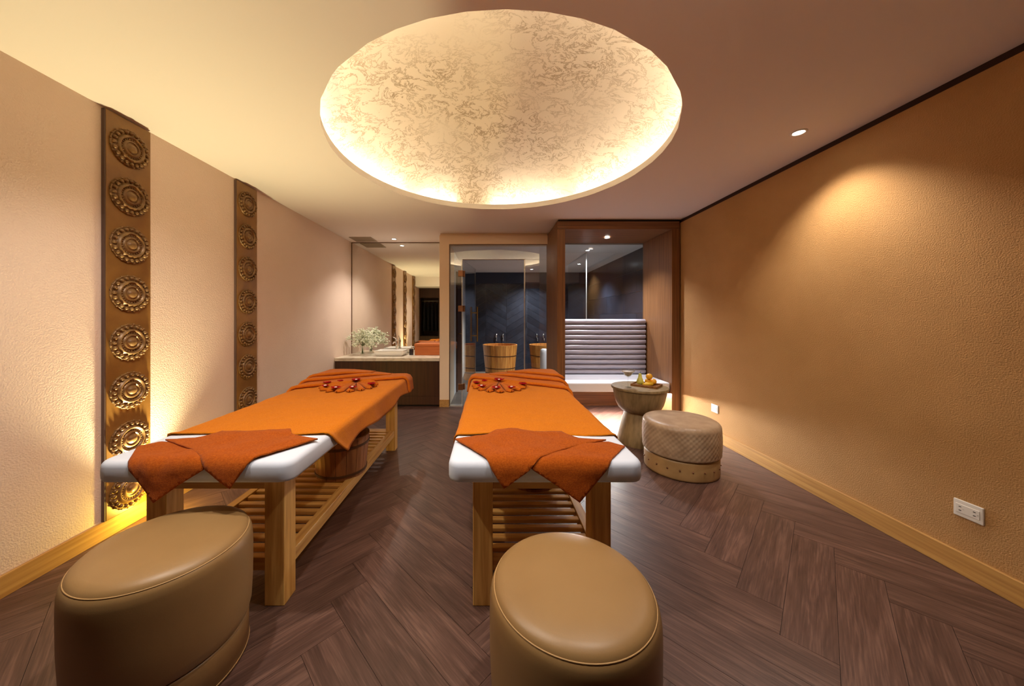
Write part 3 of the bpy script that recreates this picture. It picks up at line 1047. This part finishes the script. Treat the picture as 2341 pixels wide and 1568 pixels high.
    for n_, (px, py, sc, where) in enumerate(spots):
        sc *= 0.95
        bl = thing('blossom', 'dark red blossom ' + where + ' on the ' + word, 'flower', (fx + px, fy + py, fz + 0.016), 'red blossoms round the towel fans')
        b = bmesh.new()
        for k in range(6):
            a = 2 * PI * k / 6 + rng.uniform(-0.25, 0.25)
            ln = 0.030 * sc * rng.uniform(0.85, 1.2)
            wv = ln * 0.48
            tz = 0.013 * sc
            c0 = Vector((fx + px, fy + py, fz + 0.020))
            d = Vector((math.cos(a), math.sin(a), 0)); sd = Vector((-d.y, d.x, 0))
            prof = [(0.0, 0.2, 0.0), (0.35, 0.9, 0.30), (0.7, 1.0, 0.75), (1.0, 0.35, 0.9)]
            rr = []
            for f, wd, zz in prof:
                cc = c0 + d * ln * f + Vector((0, 0, tz * zz))
                rr.append([cc - sd * wv * wd + Vector((0, 0, 0.004)), cc, cc + sd * wv * wd + Vector((0, 0, 0.004))])
            grid(b, rr)
        o = obj('petals', b, M['rose'], bl, smooth=True)
        solid(o, 0.002, 0)
        if n_ in (0, 2, 3, 4):
            b = bmesh.new()
            for k in range(5):
                a = 2 * PI * k / 5
                ball(b, (fx + px + 0.007 * math.cos(a), fy + py + 0.007 * math.sin(a), fz + 0.034), 0.0045, 1)
            obj('centre', b, M['white_petal'], bl, smooth=True)['label'] = 'small white blossom in the red petals'
    return t

massage_bed(-1.24, -1, 'left massage bed', 2.3)
massage_bed(0.235, 1, 'right massage bed', 8.1)

# wooden foot tubs on the lower shelves
def stave_tub(name, c, r0, r1, h, n, label, cat, grp, wood, hoops, wall=0.016, bottom=True):
    x, y, z = c
    t = thing(name, label, cat, c, grp)
    st = None
    da_ = 2 * PI / n
    for k in range(n):
        a = k * da_
        if st is None:
            b = bmesh.new()
            q = da_ * 0.5 - 0.0012 / r0
            vs_ = []
            for zz, rr in ((0, r0), (h, r1)):
                for rad in (rr - wall, rr):
                    for aa in (-q, 0, q):
                        vs_.append(b.verts.new((x + rad * math.cos(aa), y + rad * math.sin(aa), z + zz)))
            i0, o0, i1, o1 = vs_[0:3], vs_[3:6], vs_[6:9], vs_[9:12]
            for p in range(2):
                b.faces.new((o0[p], o0[p + 1], o1[p + 1], o1[p]))
                b.faces.new((i0[p + 1], i0[p], i1[p], i1[p + 1]))
                b.faces.new((o1[p], o1[p + 1], i1[p + 1], i1[p]))
                b.faces.new((i0[p], i0[p + 1], o0[p + 1], o0[p]))
            b.faces.new((i0[0], o0[0], o1[0], i1[0]))
            b.faces.new((o0[2], i0[2], i1[2], o1[2]))
            st = obj('stave', b, wood, t)
        else:
            o = st.copy(); COL.objects.link(o); o.parent = t
            o.rotation_euler = (0, 0, a)
    for hz in hoops:
        rr = r0 + (r1 - r0) * hz + 0.001
        obj('hoop', lt([(rr, h * hz - 0.008), (rr + 0.004, h * hz - 0.008), (rr + 0.004 + (r1 - r0) * 0.016 / h, h * hz + 0.008), (rr, h * hz + 0.008), (rr, h * hz - 0.008)], 40, c), M['hoop'], t, angle=40)
    obj('bottom', lt([(0, 0.012), (r0 - wall - 0.002, 0.012), (r0 - wall - 0.002, 0.03), (0, 0.03)], 32, c), wood, t)
    return t
stave_tub('foot_tub', (-1.07, 2.40, 0.197), 0.165, 0.19, 0.27, 16, 'round wooden foot tub on the slatted shelf of the left massage bed', 'tub', 'wooden foot tubs', M['bucket_wood'], (0.1, 0.8))
stave_tub('foot_tub', (0.29, 2.27, 0.197), 0.165, 0.19, 0.27, 16, 'round wooden foot tub on the slatted shelf of the right massage bed', 'tub', 'wooden foot tubs', M['bucket_wood'], (0.1, 0.8))

# ------------------------------------------------------------------ leather stools
def stool(x, y, label):
    t = thing('leather_stool', label, 'stool', (x, y, 0), 'round tan leather stools')
    r = 0.25
    zp = 0.464
    prof = [(0.237, 0.132), (0.244, 0.139), (0.252, 0.17), (0.256, 0.26), (0.257, 0.38), (0.2555, 0.425), (0.252, 0.446), (0.247, 0.458), (0.242, zp - 0.001)]
    obj('seat_body', lt(prof, 72, (x, y, 0)), M['leather'], t, smooth=True)
    top = [(0.242, zp), (0.239, zp + 0.006), (0.230, zp + 0.014), (0.21, zp + 0.022), (0.15, zp + 0.026), (0.07, zp + 0.028), (0, zp + 0.0285)]
    obj('seat_top', lt(top, 72, (x, y, 0)), M['leather'], t, smooth=True)
    obj('piping', torus(bmesh.new(), 0.2425, 0.0020, (x, y, zp - 0.001), 96, 8), M['piping'], t, smooth=True)
    low = [(0.238, 0.0), (0.243, 0.004), (0.243, 0.118), (0.240, 0.128), (0.232, 0.131)]
    obj('base_band', lt(low, 72, (x, y, 0)), M['leather'], t, smooth=True)
    obj('base_piping', torus(bmesh.new(), 0.2432, 0.0018, (x, y, 0.012), 96, 8), M['piping'], t, smooth=True)
    return t
stool(-1.191, 1.231, 'round tan leather stool beside the left wall, at the foot of the left bed')
stool(0.256, 1.046, 'round tan leather stool nearest the camera, at the foot of the right bed')

# ------------------------------------------------------------------ quilted ottoman
ox_, oy_, orr = 1.655, 2.89, 0.298
t = thing('quilted_ottoman', 'round beige quilted leather ottoman beside the carved side table', 'ottoman', (ox_, oy_, 0))
def quilt(a, r, z):
    if 0.17 < z < 0.425 and r > 0.2:
        n = 46
        u = a * n / (2 * PI)
        v = z / 0.041
        d = abs(math.sin(PI * (u + v))) * abs(math.sin(PI * (u - v)))
        return r + 0.0055 * math.sqrt(d) - 0.003, z
    return r, z
up_prof = [(orr - 0.02, 0.158), (orr - 0.006, 0.164)] + [(orr + 0.004 * math.sin(PI * k / 24), 0.17 + 0.22 * k / 24) for k in range(25)]
up_prof += [(orr - 0.004, 0.405), (orr - 0.014, 0.419), (orr - 0.03, 0.428), (orr - 0.06, 0.432), (orr * 0.5, 0.436), (0, 0.437)]
obj('quilted_seat', lt(up_prof, 230, (ox_, oy_, 0), fn=quilt), M['ottoman'], t, smooth=True)
obj('base_band', lt([(orr - 0.03, 0.0), (orr - 0.012, 0.006), (orr - 0.010, 0.02), (orr - 0.010, 0.14), (orr - 0.016, 0.153), (orr - 0.026, 0.157)], 64, (ox_, oy_, 0)), M['ottoman_low'], t, smooth=True)
for k in range(20):
    a = 2 * PI * k / 20 + 0.1
    obj('stud', ball(bmesh.new(), (ox_ + (orr - 0.009) * math.cos(a), oy_ + (orr - 0.009) * math.sin(a), 0.085), 0.008, 1), M['stud'], t, smooth=True)

# ------------------------------------------------------------------ hourglass side table and what stands on it
tx, ty, tz = 1.573, 3.50, 0.585
t = thing('side_table', 'hourglass shaped carved wooden side table by the daybed', 'table', (tx, ty, 0))
obj('table_top', lt([(0.262, 0.556), (0.278, 0.562), (0.280, 0.575), (0.276, 0.584), (0.268, 0.585), (0, 0.585)], 64, (tx, ty, 0)), M['carved'], t, angle=40)
obj('bowl_body', lt([(0.150, 0.325), (0.180, 0.335), (0.208, 0.362), (0.232, 0.41), (0.248, 0.47), (0.260, 0.53), (0.264, 0.5555), (0, 0.5555)], 64, (tx, ty, 0)), M['carved'], t, angle=40)
obj('pedestal', lt([(0, 0), (0.222, 0), (0.224, 0.01), (0.205, 0.09), (0.180, 0.19), (0.158, 0.28), (0.150, 0.324), (0, 0.3245)], 64, (tx, ty, 0)), M['carved'], t, angle=40)
# coupe glass
gx, gy = tx - 0.145, ty - 0.06
g = thing('cocktail_glass', 'stemmed coupe glass with a pale drink at the left of the side table', 'glass', (gx, gy, tz))
obj('foot_and_stem', lt([(0, 0), (0.034, 0.0), (0.034, 0.002), (0.012, 0.005), (0.004, 0.012), (0.0035, 0.06), (0.004, 0.098), (0.010, 0.104)], 28, (gx, gy, tz)), M['clear'], g, smooth=True)
obj('bowl', lt([(0.004, 0.102), (0.018, 0.107), (0.034, 0.125), (0.044, 0.148), (0.062, 0.158), (0.068, 0.176), (0.070, 0.186), (0.0685, 0.186), (0.0665, 0.176), (0.060, 0.160), (0.042, 0.150), (0.030, 0.125), (0, 0.108)], 32, (gx, gy, tz)), M['clear'], g, smooth=True)
obj('drink', lt([(0, 0.109), (0.028, 0.125), (0.040, 0.150), (0.057, 0.161), (0.060, 0.166), (0, 0.166)], 28, (gx, gy, tz)), M['drink'], g, smooth=True)
# tray, turned a little
def spun(bm, c, a):
    bmesh.ops.rotate(bm, cent=c, matrix=Matrix.Rotation(a, 3, 'Z'), verts=bm.verts)
    return bm
rx, ry, ra = tx + 0.075, ty + 0.0, R(-42)
tr = thing('wooden_tray', 'square brown wooden tray of fruit on the side table', 'tray', (rx, ry, tz))
obj('board', spun(bx(rx - 0.13, rx + 0.13, ry - 0.10, ry + 0.10, tz + 0.0005, tz + 0.010), (rx, ry, 0), ra), M['tray'], tr)
for a_, b_, c_, d_ in ((-0.13, 0.13, -0.10, -0.09), (-0.13, 0.13, 0.09, 0.10), (-0.13, -0.12, -0.09, 0.09), (0.12, 0.13, -0.09, 0.09)):
    obj('rim', spun(bx(rx + a_, rx + b_, ry + c_, ry + d_, tz + 0.010, tz + 0.024, bev=0.002, seg=1), (rx, ry, 0), ra), M['tray'], tr)
fzz = tz + 0.0105
pxx, pyy = rx - 0.058, ry + 0.02
p = thing('pear', 'pale green long necked pear standing on the fruit tray', 'fruit', (pxx, pyy, fzz))
obj('flesh', lt([(0, 0), (0.020, 0.001), (0.034, 0.014), (0.037, 0.03), (0.030, 0.052), (0.020, 0.074), (0.016, 0.10), (0.012, 0.118), (0, 0.122)], 28, (pxx, pyy, fzz)), M['pear'], p, smooth=True)
obj('stalk', tube(bmesh.new(), [(pxx, pyy, fzz + 0.12), (pxx + 0.003, pyy, fzz + 0.132), (pxx + 0.009, pyy, fzz + 0.142)], 0.0022, 6), M['stem'], p, smooth=True)
def banana(c, a, label, ln=0.14):
    b = bmesh.new()
    pts, rr = [], []
    for k in range(13):
        f = k / 12.0
        q = (f - 0.5) * 1.7
        pts.append((math.sin(q) * ln * 0.55, (1 - math.cos(q)) * ln * 0.55, 0.0165))
        rr.append(max(0.003, 0.0165 * min(1, math.sin(PI * (0.06 + 0.88 * f)) * 1.7)))
    tube(b, pts, rr, 8)
    bmesh.ops.rotate(b, cent=(0, 0, 0), matrix=Matrix.Rotation(a, 3, 'Z'), verts=b.verts)
    bmesh.ops.translate(b, vec=c, verts=b.verts)
    o = obj('banana', b, M['banana'], None, smooth=True)
    tag(based(o), label, 'fruit', 'bananas on the fruit tray')
banana((rx + 0.0, ry - 0.055, fzz), R(8), 'front yellow banana on the fruit tray')
banana((rx + 0.028, ry - 0.018, fzz), R(20), 'yellow banana behind the front one, under the orange')
def orange(x, y, z, r, label):
    o = thing('orange', label, 'fruit', (x, y, z), 'oranges on the fruit tray')
    b = bmesh.new()
    lathe(b, [(0, 0.0)] + [(r * math.sin(PI * k / 14), r * (1 - math.cos(PI * k / 14)) * 0.96) for k in range(1, 14)] + [(0, r * 1.90)], 24, (x, y, z))
    obj('peel', b, M['orange'], o, smooth=True)
    obj('stalk', lt([(0, r * 1.93), (0.004, r * 1.92), (0.004, r * 1.89)], 8, (x, y, z)), M['stem'], o)
orange(rx + 0.035, ry + 0.035, fzz, 0.034, 'orange at the back of the fruit tray, partly hidden')
orange(rx + 0.035, ry + 0.012, fzz + 0.055, 0.033, 'orange resting highest on the pile of fruit')
orange(rx + 0.088, ry + 0.03, fzz, 0.031, 'orange at the right edge of the fruit tray')

# ------------------------------------------------------------------ wall sockets
def socket(y, z, label):
    t = thing('wall_socket', label, 'socket', (XR, y, z - 0.042), 'white wall sockets')
    obj('plate', bx(XR - 0.010, XR - 0.0005, y - 0.052, y + 0.052, z - 0.042, z + 0.042, bev=0.003), M['plastic'], t)
    obj('socket_face', bx(XR - 0.013, XR - 0.0102, y - 0.042, y + 0.042, z - 0.022, z + 0.022, bev=0.001, seg=1), M['plastic'], t)
    for s in (-1, 1):
        for dz in (-0.009, 0.009):
            obj('slot', bx(XR - 0.0138, XR - 0.0131, y + s * 0.025 - 0.0045, y + s * 0.025 + 0.0045, z + dz - 0.0018, z + dz + 0.0018), M['slot'], t)
        obj('slot', lt([(0, 0), (0.0022, 0), (0.0022, 0.0007), (0, 0.0007)], 10, (XR - 0.0135, y + s * 0.025 - 0.012, z)), M['slot'], t)
socket(1.663, 0.334, 'white double wall socket on the ochre wall nearest the camera')
socket(3.54, 0.337, 'white wall socket on the ochre wall behind the quilted ottoman')

# ------------------------------------------------------------------ vanity corner
vx0, vx1 = XL + 0.002, PX0 - 0.002
ctz = 0.716
t = thing('vanity_cabinet', 'dark walnut vanity cabinet under the marble counter', 'cabinet', ((vx0 + vx1) / 2, 5.16, 0))
obj('carcass', bx(vx0 + 0.004, vx1, YP + 0.022, YM, 0.06, ctz - 0.048), M['dark_walnut'], t)
obj('toe_kick', bx(vx0 + 0.004, vx1, YP + 0.05, YM, 0, 0.06), M['slot'], t)
obj('bottom_rail', bx(vx0 + 0.004, vx1, YP + 0.004, YP + 0.0215, 0.03, 0.155), M['dark_walnut'], t)
dwid = (vx1 - vx0 - 0.004) / 3
for k in range(3):
    obj('door', bx(vx0 + 0.004 + k * dwid + 0.0008, vx0 + 0.004 + (k + 1) * dwid - 0.0008, YP + 0.004, YP + 0.0215, 0.157, ctz - 0.052), M['dark_walnut'], t)
o = obj('countertop', bx(vx0, vx1, YP - 0.008, YM, ctz - 0.047, ctz, bev=0.003), M['marble'])
tag(based(o), 'pale marble counter slab on the vanity below the mirror', 'countertop')
# mirror
t = thing('wall_mirror', 'large wall mirror with thin bronze edge above the vanity', 'mirror', ((vx0 + vx1) / 2, YM, ctz))
obj('mirror_glass', bx(vx0 + 0.010, vx1, YM, YM + 0.006, ctz + 0.002, ZC - 0.012), M['mirror'], t)
obj('frame', bx(vx0, vx0 + 0.0095, YM - 0.006, YM + 0.008, ctz + 0.001, ZC - 0.002), M['frame_bronze'], t)
obj('frame', bx(vx0 + 0.010, vx1, YM - 0.006, YM + 0.008, ZC - 0.0118, ZC - 0.002), M['frame_bronze'], t)
# basin
bx0, bx1, by0, by1 = -1.772, -1.318, 5.045, 5.405
t = thing('washbasin', 'white rectangular vessel basin on the marble counter', 'basin', ((bx0 + bx1) / 2, (by0 + by1) / 2, ctz))
b = bmesh.new()
def ringrect(x0, x1, y0, y1, z, r, n=4):
    out = []
    for cx_, cy_, a0 in ((x1 - r, y1 - r, 0), (x0 + r, y1 - r, PI / 2), (x0 + r, y0 + r, PI), (x1 - r, y0 + r, 1.5 * PI)):
        for k in range(n + 1):
            a = a0 + PI / 2 * k / n
            out.append((cx_ + r * math.cos(a), cy_ + r * math.sin(a), z))
    return out
rings = []
for ins, z, r in ((0.035, 0.0, 0.03), (0.022, 0.012, 0.03), (0.006, 0.055, 0.035), (0.0, 0.078, 0.038), (0.002, 0.084, 0.036), (0.012, 0.085, 0.03), (0.020, 0.078, 0.03), (0.05, 0.035, 0.04), (0.09, 0.028, 0.05)):
    back = 0.075 if ins >= 0.012 and z > 0.02 else ins
    rings.append([b.verts.new(p) for p in ringrect(bx0 + ins, bx1 - ins, by0 + ins, by1 - max(ins, back), ctz + z + 0.0005, r)])
for A, B in zip(rings, rings[1:]):
    n = len(A)
    for k in range(n):
        j = (k + 1) % n
        b.faces.new((A[k], A[j], B[j], B[k]))
b.faces.new(rings[0][::-1]); b.faces.new(rings[-1])
obj('bowl', b, M['porcelain'], t, angle=50)
obj('drain', lt([(0, 0.0305), (0.018, 0.0305), (0.018, 0.029)], 16, ((bx0 + bx1) / 2, (by0 + by1) / 2 - 0.03, ctz)), M['chrome'], t)
fx, fy, fz = -1.505, 5.372, ctz + 0.0862
t = thing('basin_faucet', 'chrome lever faucet on the rear ledge of the white basin', 'faucet', (fx, fy, fz))
obj('body', lt([(0, 0), (0.024, 0), (0.024, 0.006), (0.018, 0.012), (0.017, 0.12), (0.019, 0.135), (0.012, 0.15), (0, 0.152)], 20, (fx, fy, fz)), M['chrome'], t, angle=50)
obj('spout', tube(bmesh.new(), [(fx, fy - 0.01, fz + 0.10), (fx - 0.01, fy - 0.06, fz + 0.115), (fx - 0.02, fy - 0.115, fz + 0.112), (fx - 0.022, fy - 0.128, fz + 0.095)], [0.014, 0.013, 0.012, 0.011], 10), M['chrome'], t, smooth=True)
obj('lever', tube(bmesh.new(), [(fx, fy, fz + 0.15), (fx - 0.012, fy - 0.02, fz + 0.172), (fx - 0.04, fy - 0.07, fz + 0.196)], [0.010, 0.008, 0.006], 8), M['chrome'], t, smooth=True)
# bottle, orange box
px_, py_ = -1.243, 5.26
t = thing('soap_bottle', 'small dark soap bottle with pale pump between basin and orange box', 'bottle', (px_, py_, ctz))
obj('flask', bx(px_ - 0.028, px_ + 0.028, py_ - 0.028, py_ + 0.028, ctz + 0.0005, ctz + 0.095, bev=0.005), M['dark_bottle'], t)
obj('pump', tube(tube(bmesh.new(), [(px_, py_, ctz + 0.095), (px_, py_, ctz + 0.15)], [0.009, 0.006], 10), [(px_, py_, ctz + 0.147), (px_ - 0.01, py_ - 0.035, ctz + 0.143)], 0.006, 8), M['plastic'], t, smooth=True)
qx0, qx1, qy0, qy1 = -1.185, -0.782, 5.20, 5.41
t = thing('storage_box', 'orange lidded storage box at the right end of the marble counter', 'box', ((qx0 + qx1) / 2, (qy0 + qy1) / 2, ctz))
obj('box_body', bx(qx0 + 0.006, qx1 - 0.006, qy0 + 0.006, qy1 - 0.006, ctz + 0.0005, ctz + 0.135, bev=0.006), M['box_orange'], t)
obj('lid', bx(qx0, qx1, qy0, qy1, ctz + 0.1355, ctz + 0.18, bev=0.008), M['box_orange'], t)
# flowers
fx, fy = -2.02, 5.27
t = thing('flower_vase', 'glass vase of white baby\'s breath on the left of the counter', 'flowers', (fx, fy, ctz))
obj('vase', lt([(0, 0.0005), (0.032, 0.0005), (0.034, 0.008), (0.028, 0.05), (0.026, 0.10), (0.034, 0.145), (0.0325, 0.145), (0.024, 0.10), (0.026, 0.05), (0.030, 0.012), (0, 0.010)], 24, (fx, fy, ctz)), M['clear'], t, smooth=True)
b = bmesh.new()
b2 = bmesh.new()
tips = []
for k in range(64):
    a = rng.uniform(0, 2 * PI)
    el = rng.uniform(0.15, 1.35)
    ln = rng.uniform(0.17, 0.31)
    tip = Vector((fx + math.cos(a) * math.cos(el) * ln * 0.95 + 0.03, fy - 0.015 + math.sin(a) * math.cos(el) * ln * 0.62, ctz + 0.135 + math.sin(el) * ln * 0.95 - 0.02 * math.cos(el)))
    tip.y = min(tip.y, YM - 0.02)
    tip.x = max(tip.x, XL + 0.03)
    mid = Vector((fx, fy, ctz + 0.15)).lerp(tip, 0.5) + Vector((0, 0, 0.02))
    tube(b, [(fx + rng.uniform(-0.012, 0.012), fy + rng.uniform(-0.012, 0.012), ctz + 0.02), (fx, fy, ctz + 0.14), mid, tip], 0.0014, 4, False)
    for q in range(5):
        sp = tip + Vector((rng.gauss(0, 0.028), rng.gauss(0, 0.018), rng.gauss(0, 0.022)))
        sp.y = min(sp.y, YM - 0.015); sp.x = max(sp.x, XL + 0.02)
        tube(b, [mid.lerp(tip, 0.6), sp], 0.0009, 3, False)
        for w in range(4):
            ball(b2, sp + Vector((rng.gauss(0, 0.009), min(0.0, rng.gauss(0, 0.008)), rng.gauss(0, 0.009))), rng.uniform(0.006, 0.0105), 1)
o = obj('stems', b, M['leafgreen'], t, smooth=True); o['kind'] = 'stuff'
o = obj('florets', b2, M['blossom'], t, smooth=True); o['kind'] = 'stuff'
# ceiling vent
vx, vy = -1.99, 5.24
t = thing('ceiling_vent', 'flat slotted air vent in the ceiling above the vanity corner', 'vent', (vx, vy, ZC))
b = bmesh.new()
box(b, vx - 0.17, vx + 0.17, vy - 0.15, vy - 0.13, ZC - 0.008, ZC - 0.0005)
box(b, vx - 0.17, vx + 0.17, vy + 0.13, vy + 0.15, ZC - 0.008, ZC - 0.0005)
box(b, vx - 0.17, vx - 0.15, vy - 0.13, vy + 0.13, ZC - 0.008, ZC - 0.0005)
box(b, vx + 0.15, vx + 0.17, vy - 0.13, vy + 0.13, ZC - 0.008, ZC - 0.0005)
obj('frame', b, M['vent'], t)
obj('duct', bx(vx - 0.15, vx + 0.15, vy - 0.13, vy + 0.13, ZC - 0.0015, ZC - 0.0006), M['dark_recess'], t)
for k in range(9):
    yy = vy - 0.118 + k * 0.0295
    obj('slat', spun(bx(vx - 0.1495, vx + 0.1495, yy - 0.010, yy + 0.010, ZC - 0.0065, ZC - 0.003), (vx, yy, 0), 0), M['vent'], t)

# ------------------------------------------------------------------ bathroom contents
stave_tub('bathtub', (0.215, 7.05, 0.0), 0.295, 0.365, 0.74, 22, 'round wooden soaking tub behind the open glass door', 'bathtub', 'wooden soaking tubs', M['tub_wood'], (0.22, 0.36, 0.70), 0.022)
stave_tub('bathtub', (1.20, 7.05, 0.0), 0.295, 0.365, 0.74, 22, 'round wooden soaking tub behind the fixed glass pane, next to the timber frame', 'bathtub', 'wooden soaking tubs', M['tub_wood'], (0.22, 0.36, 0.70), 0.022)
def tap(x, z, label):
    t = thing('bath_tap', label, 'tap', (x, BY - 0.012, z), 'chrome bath taps')
    obj('spout', tube(bmesh.new(), [(x, BY - 0.012, z), (x, BY - 0.09, z + 0.01), (x, BY - 0.15, z), (x, BY - 0.16, z - 0.05)], 0.014, 8), M['chrome'], t, smooth=True)
    obj('handle', tube(bmesh.new(), [(x, BY - 0.03, z), (x, BY - 0.035, z + 0.12)], [0.016, 0.022], 8), M['chrome'], t, smooth=True)
for x, lab in ((0.16, 'left chrome tap above the tub behind the glass door'), (0.32, 'right chrome tap above the tub behind the glass door'),
               (1.14, 'left chrome tap above the tub behind the fixed pane'), (1.30, 'right chrome tap above the tub behind the fixed pane')):
    tap(x, 0.80, lab)
t = thing('waste_bin', 'tall pale cylindrical bin beside the timber frame behind the glass', 'bin', (0.935, 5.72, 0))
obj('bin_body', lt([(0, 0.0), (0.07, 0.0), (0.072, 0.01), (0.072, 0.72), (0.066, 0.735)], 28, (0.935, 5.72, 0)), M['white_can'], t, angle=40)
obj('lid', lt([(0.066, 0.7355), (0.060, 0.758), (0.04, 0.772), (0, 0.776)], 28, (0.935, 5.72, 0)), M['white_can'], t, smooth=True)
w3 = struct(obj('window_3', bx(1.622, 1.632, 5.62, 6.9, 0.0, BZ - 0.001), M['glass']))
obj('edge_profile', bx(1.6205, 1.6335, 5.606, 5.619, 0.0, BZ - 0.001), M['steel'], w3)

# ------------------------------------------------------------------ wardrobe behind the camera, seen in the mirror
wx0, wx1, wy0, wy1 = XL + 0.003, -1.0, -0.40, 0.24
t = thing('open_wardrobe', 'dark walnut open wardrobe with hanging clothes, seen in the mirror', 'wardrobe', ((wx0 + wx1) / 2, (wy0 + wy1) / 2, 0))
obj('side_panel', bx(wx0, wx0 + 0.025, wy0, wy1, 0, 2.255), M['closet'], t)
obj('side_panel', bx(wx1 - 0.025, wx1, wy0, wy1, 0, 2.255), M['closet'], t)
obj('divider', bx(-1.66, -1.64, wy0 + 0.021, wy1 - 0.02, 0.72, 1.95), M['closet'], t)
obj('back_board', bx(wx0 + 0.026, wx1 - 0.026, wy0, wy0 + 0.02, 0, 2.255), M['closet'], t)
obj('head_panel', bx(wx0 + 0.026, wx1 - 0.026, wy0 + 0.021, wy1, 1.951, 2.255), M['closet'], t)
obj('drawer_front', bx(wx0 + 0.026, wx1 - 0.026, wy1 - 0.03, wy1 - 0.005, 0.05, 0.70), M['closet'], t)
obj('shelf', bx(wx0 + 0.026, wx1 - 0.026, wy0 + 0.021, wy1, 0.701, 0.719), M['closet'], t)
obj('rail', tube(bmesh.new(), [(wx0 + 0.026, -0.06, 1.86), (-1.66, -0.06, 1.86)], 0.012, 10), M['steel'], t, smooth=True)
glab = ['leftmost', 'second', 'third', 'fourth']
for k in range(4):
    gx = wx0 + 0.13 + k * 0.13
    g = thing('hanging_robe', glab[k] + ' dark navy robe on the wardrobe rail, seen in the mirror', 'robe', (gx, -0.06, 0.8), 'dark robes in the wardrobe')
    b = bmesh.new()
    rows = []
    for q in range(10):
        f = q / 9.0
        z = 1.80 - 0.92 * f
        wdt = 0.20 * min(1, 0.35 + f * 3) + 0.02 * f
        rows.append([(gx + (0.028 + 0.014 * f) * math.sin(a) + 0.006 * math.sin(a * 5), -0.06 + wdt * math.cos(a), z) for a in [2 * PI * w / 20 for w in range(21)]])
    grid(b, rows)
    bmesh.ops.remove_doubles(b, verts=b.verts, dist=1e-5)
    bmesh.ops.holes_fill(b, edges=[e for e in b.edges if e.is_boundary], sides=30)
    obj('cloth', b, M['garment'], g, smooth=True)
    obj('hanger', tube(bmesh.new(), [(gx, -0.06, 1.79), (gx, -0.06, 1.85), (gx, -0.045, 1.872), (gx, -0.06, 1.885), (gx, -0.075, 1.872)], 0.003, 6), M['steel'], g, smooth=True)
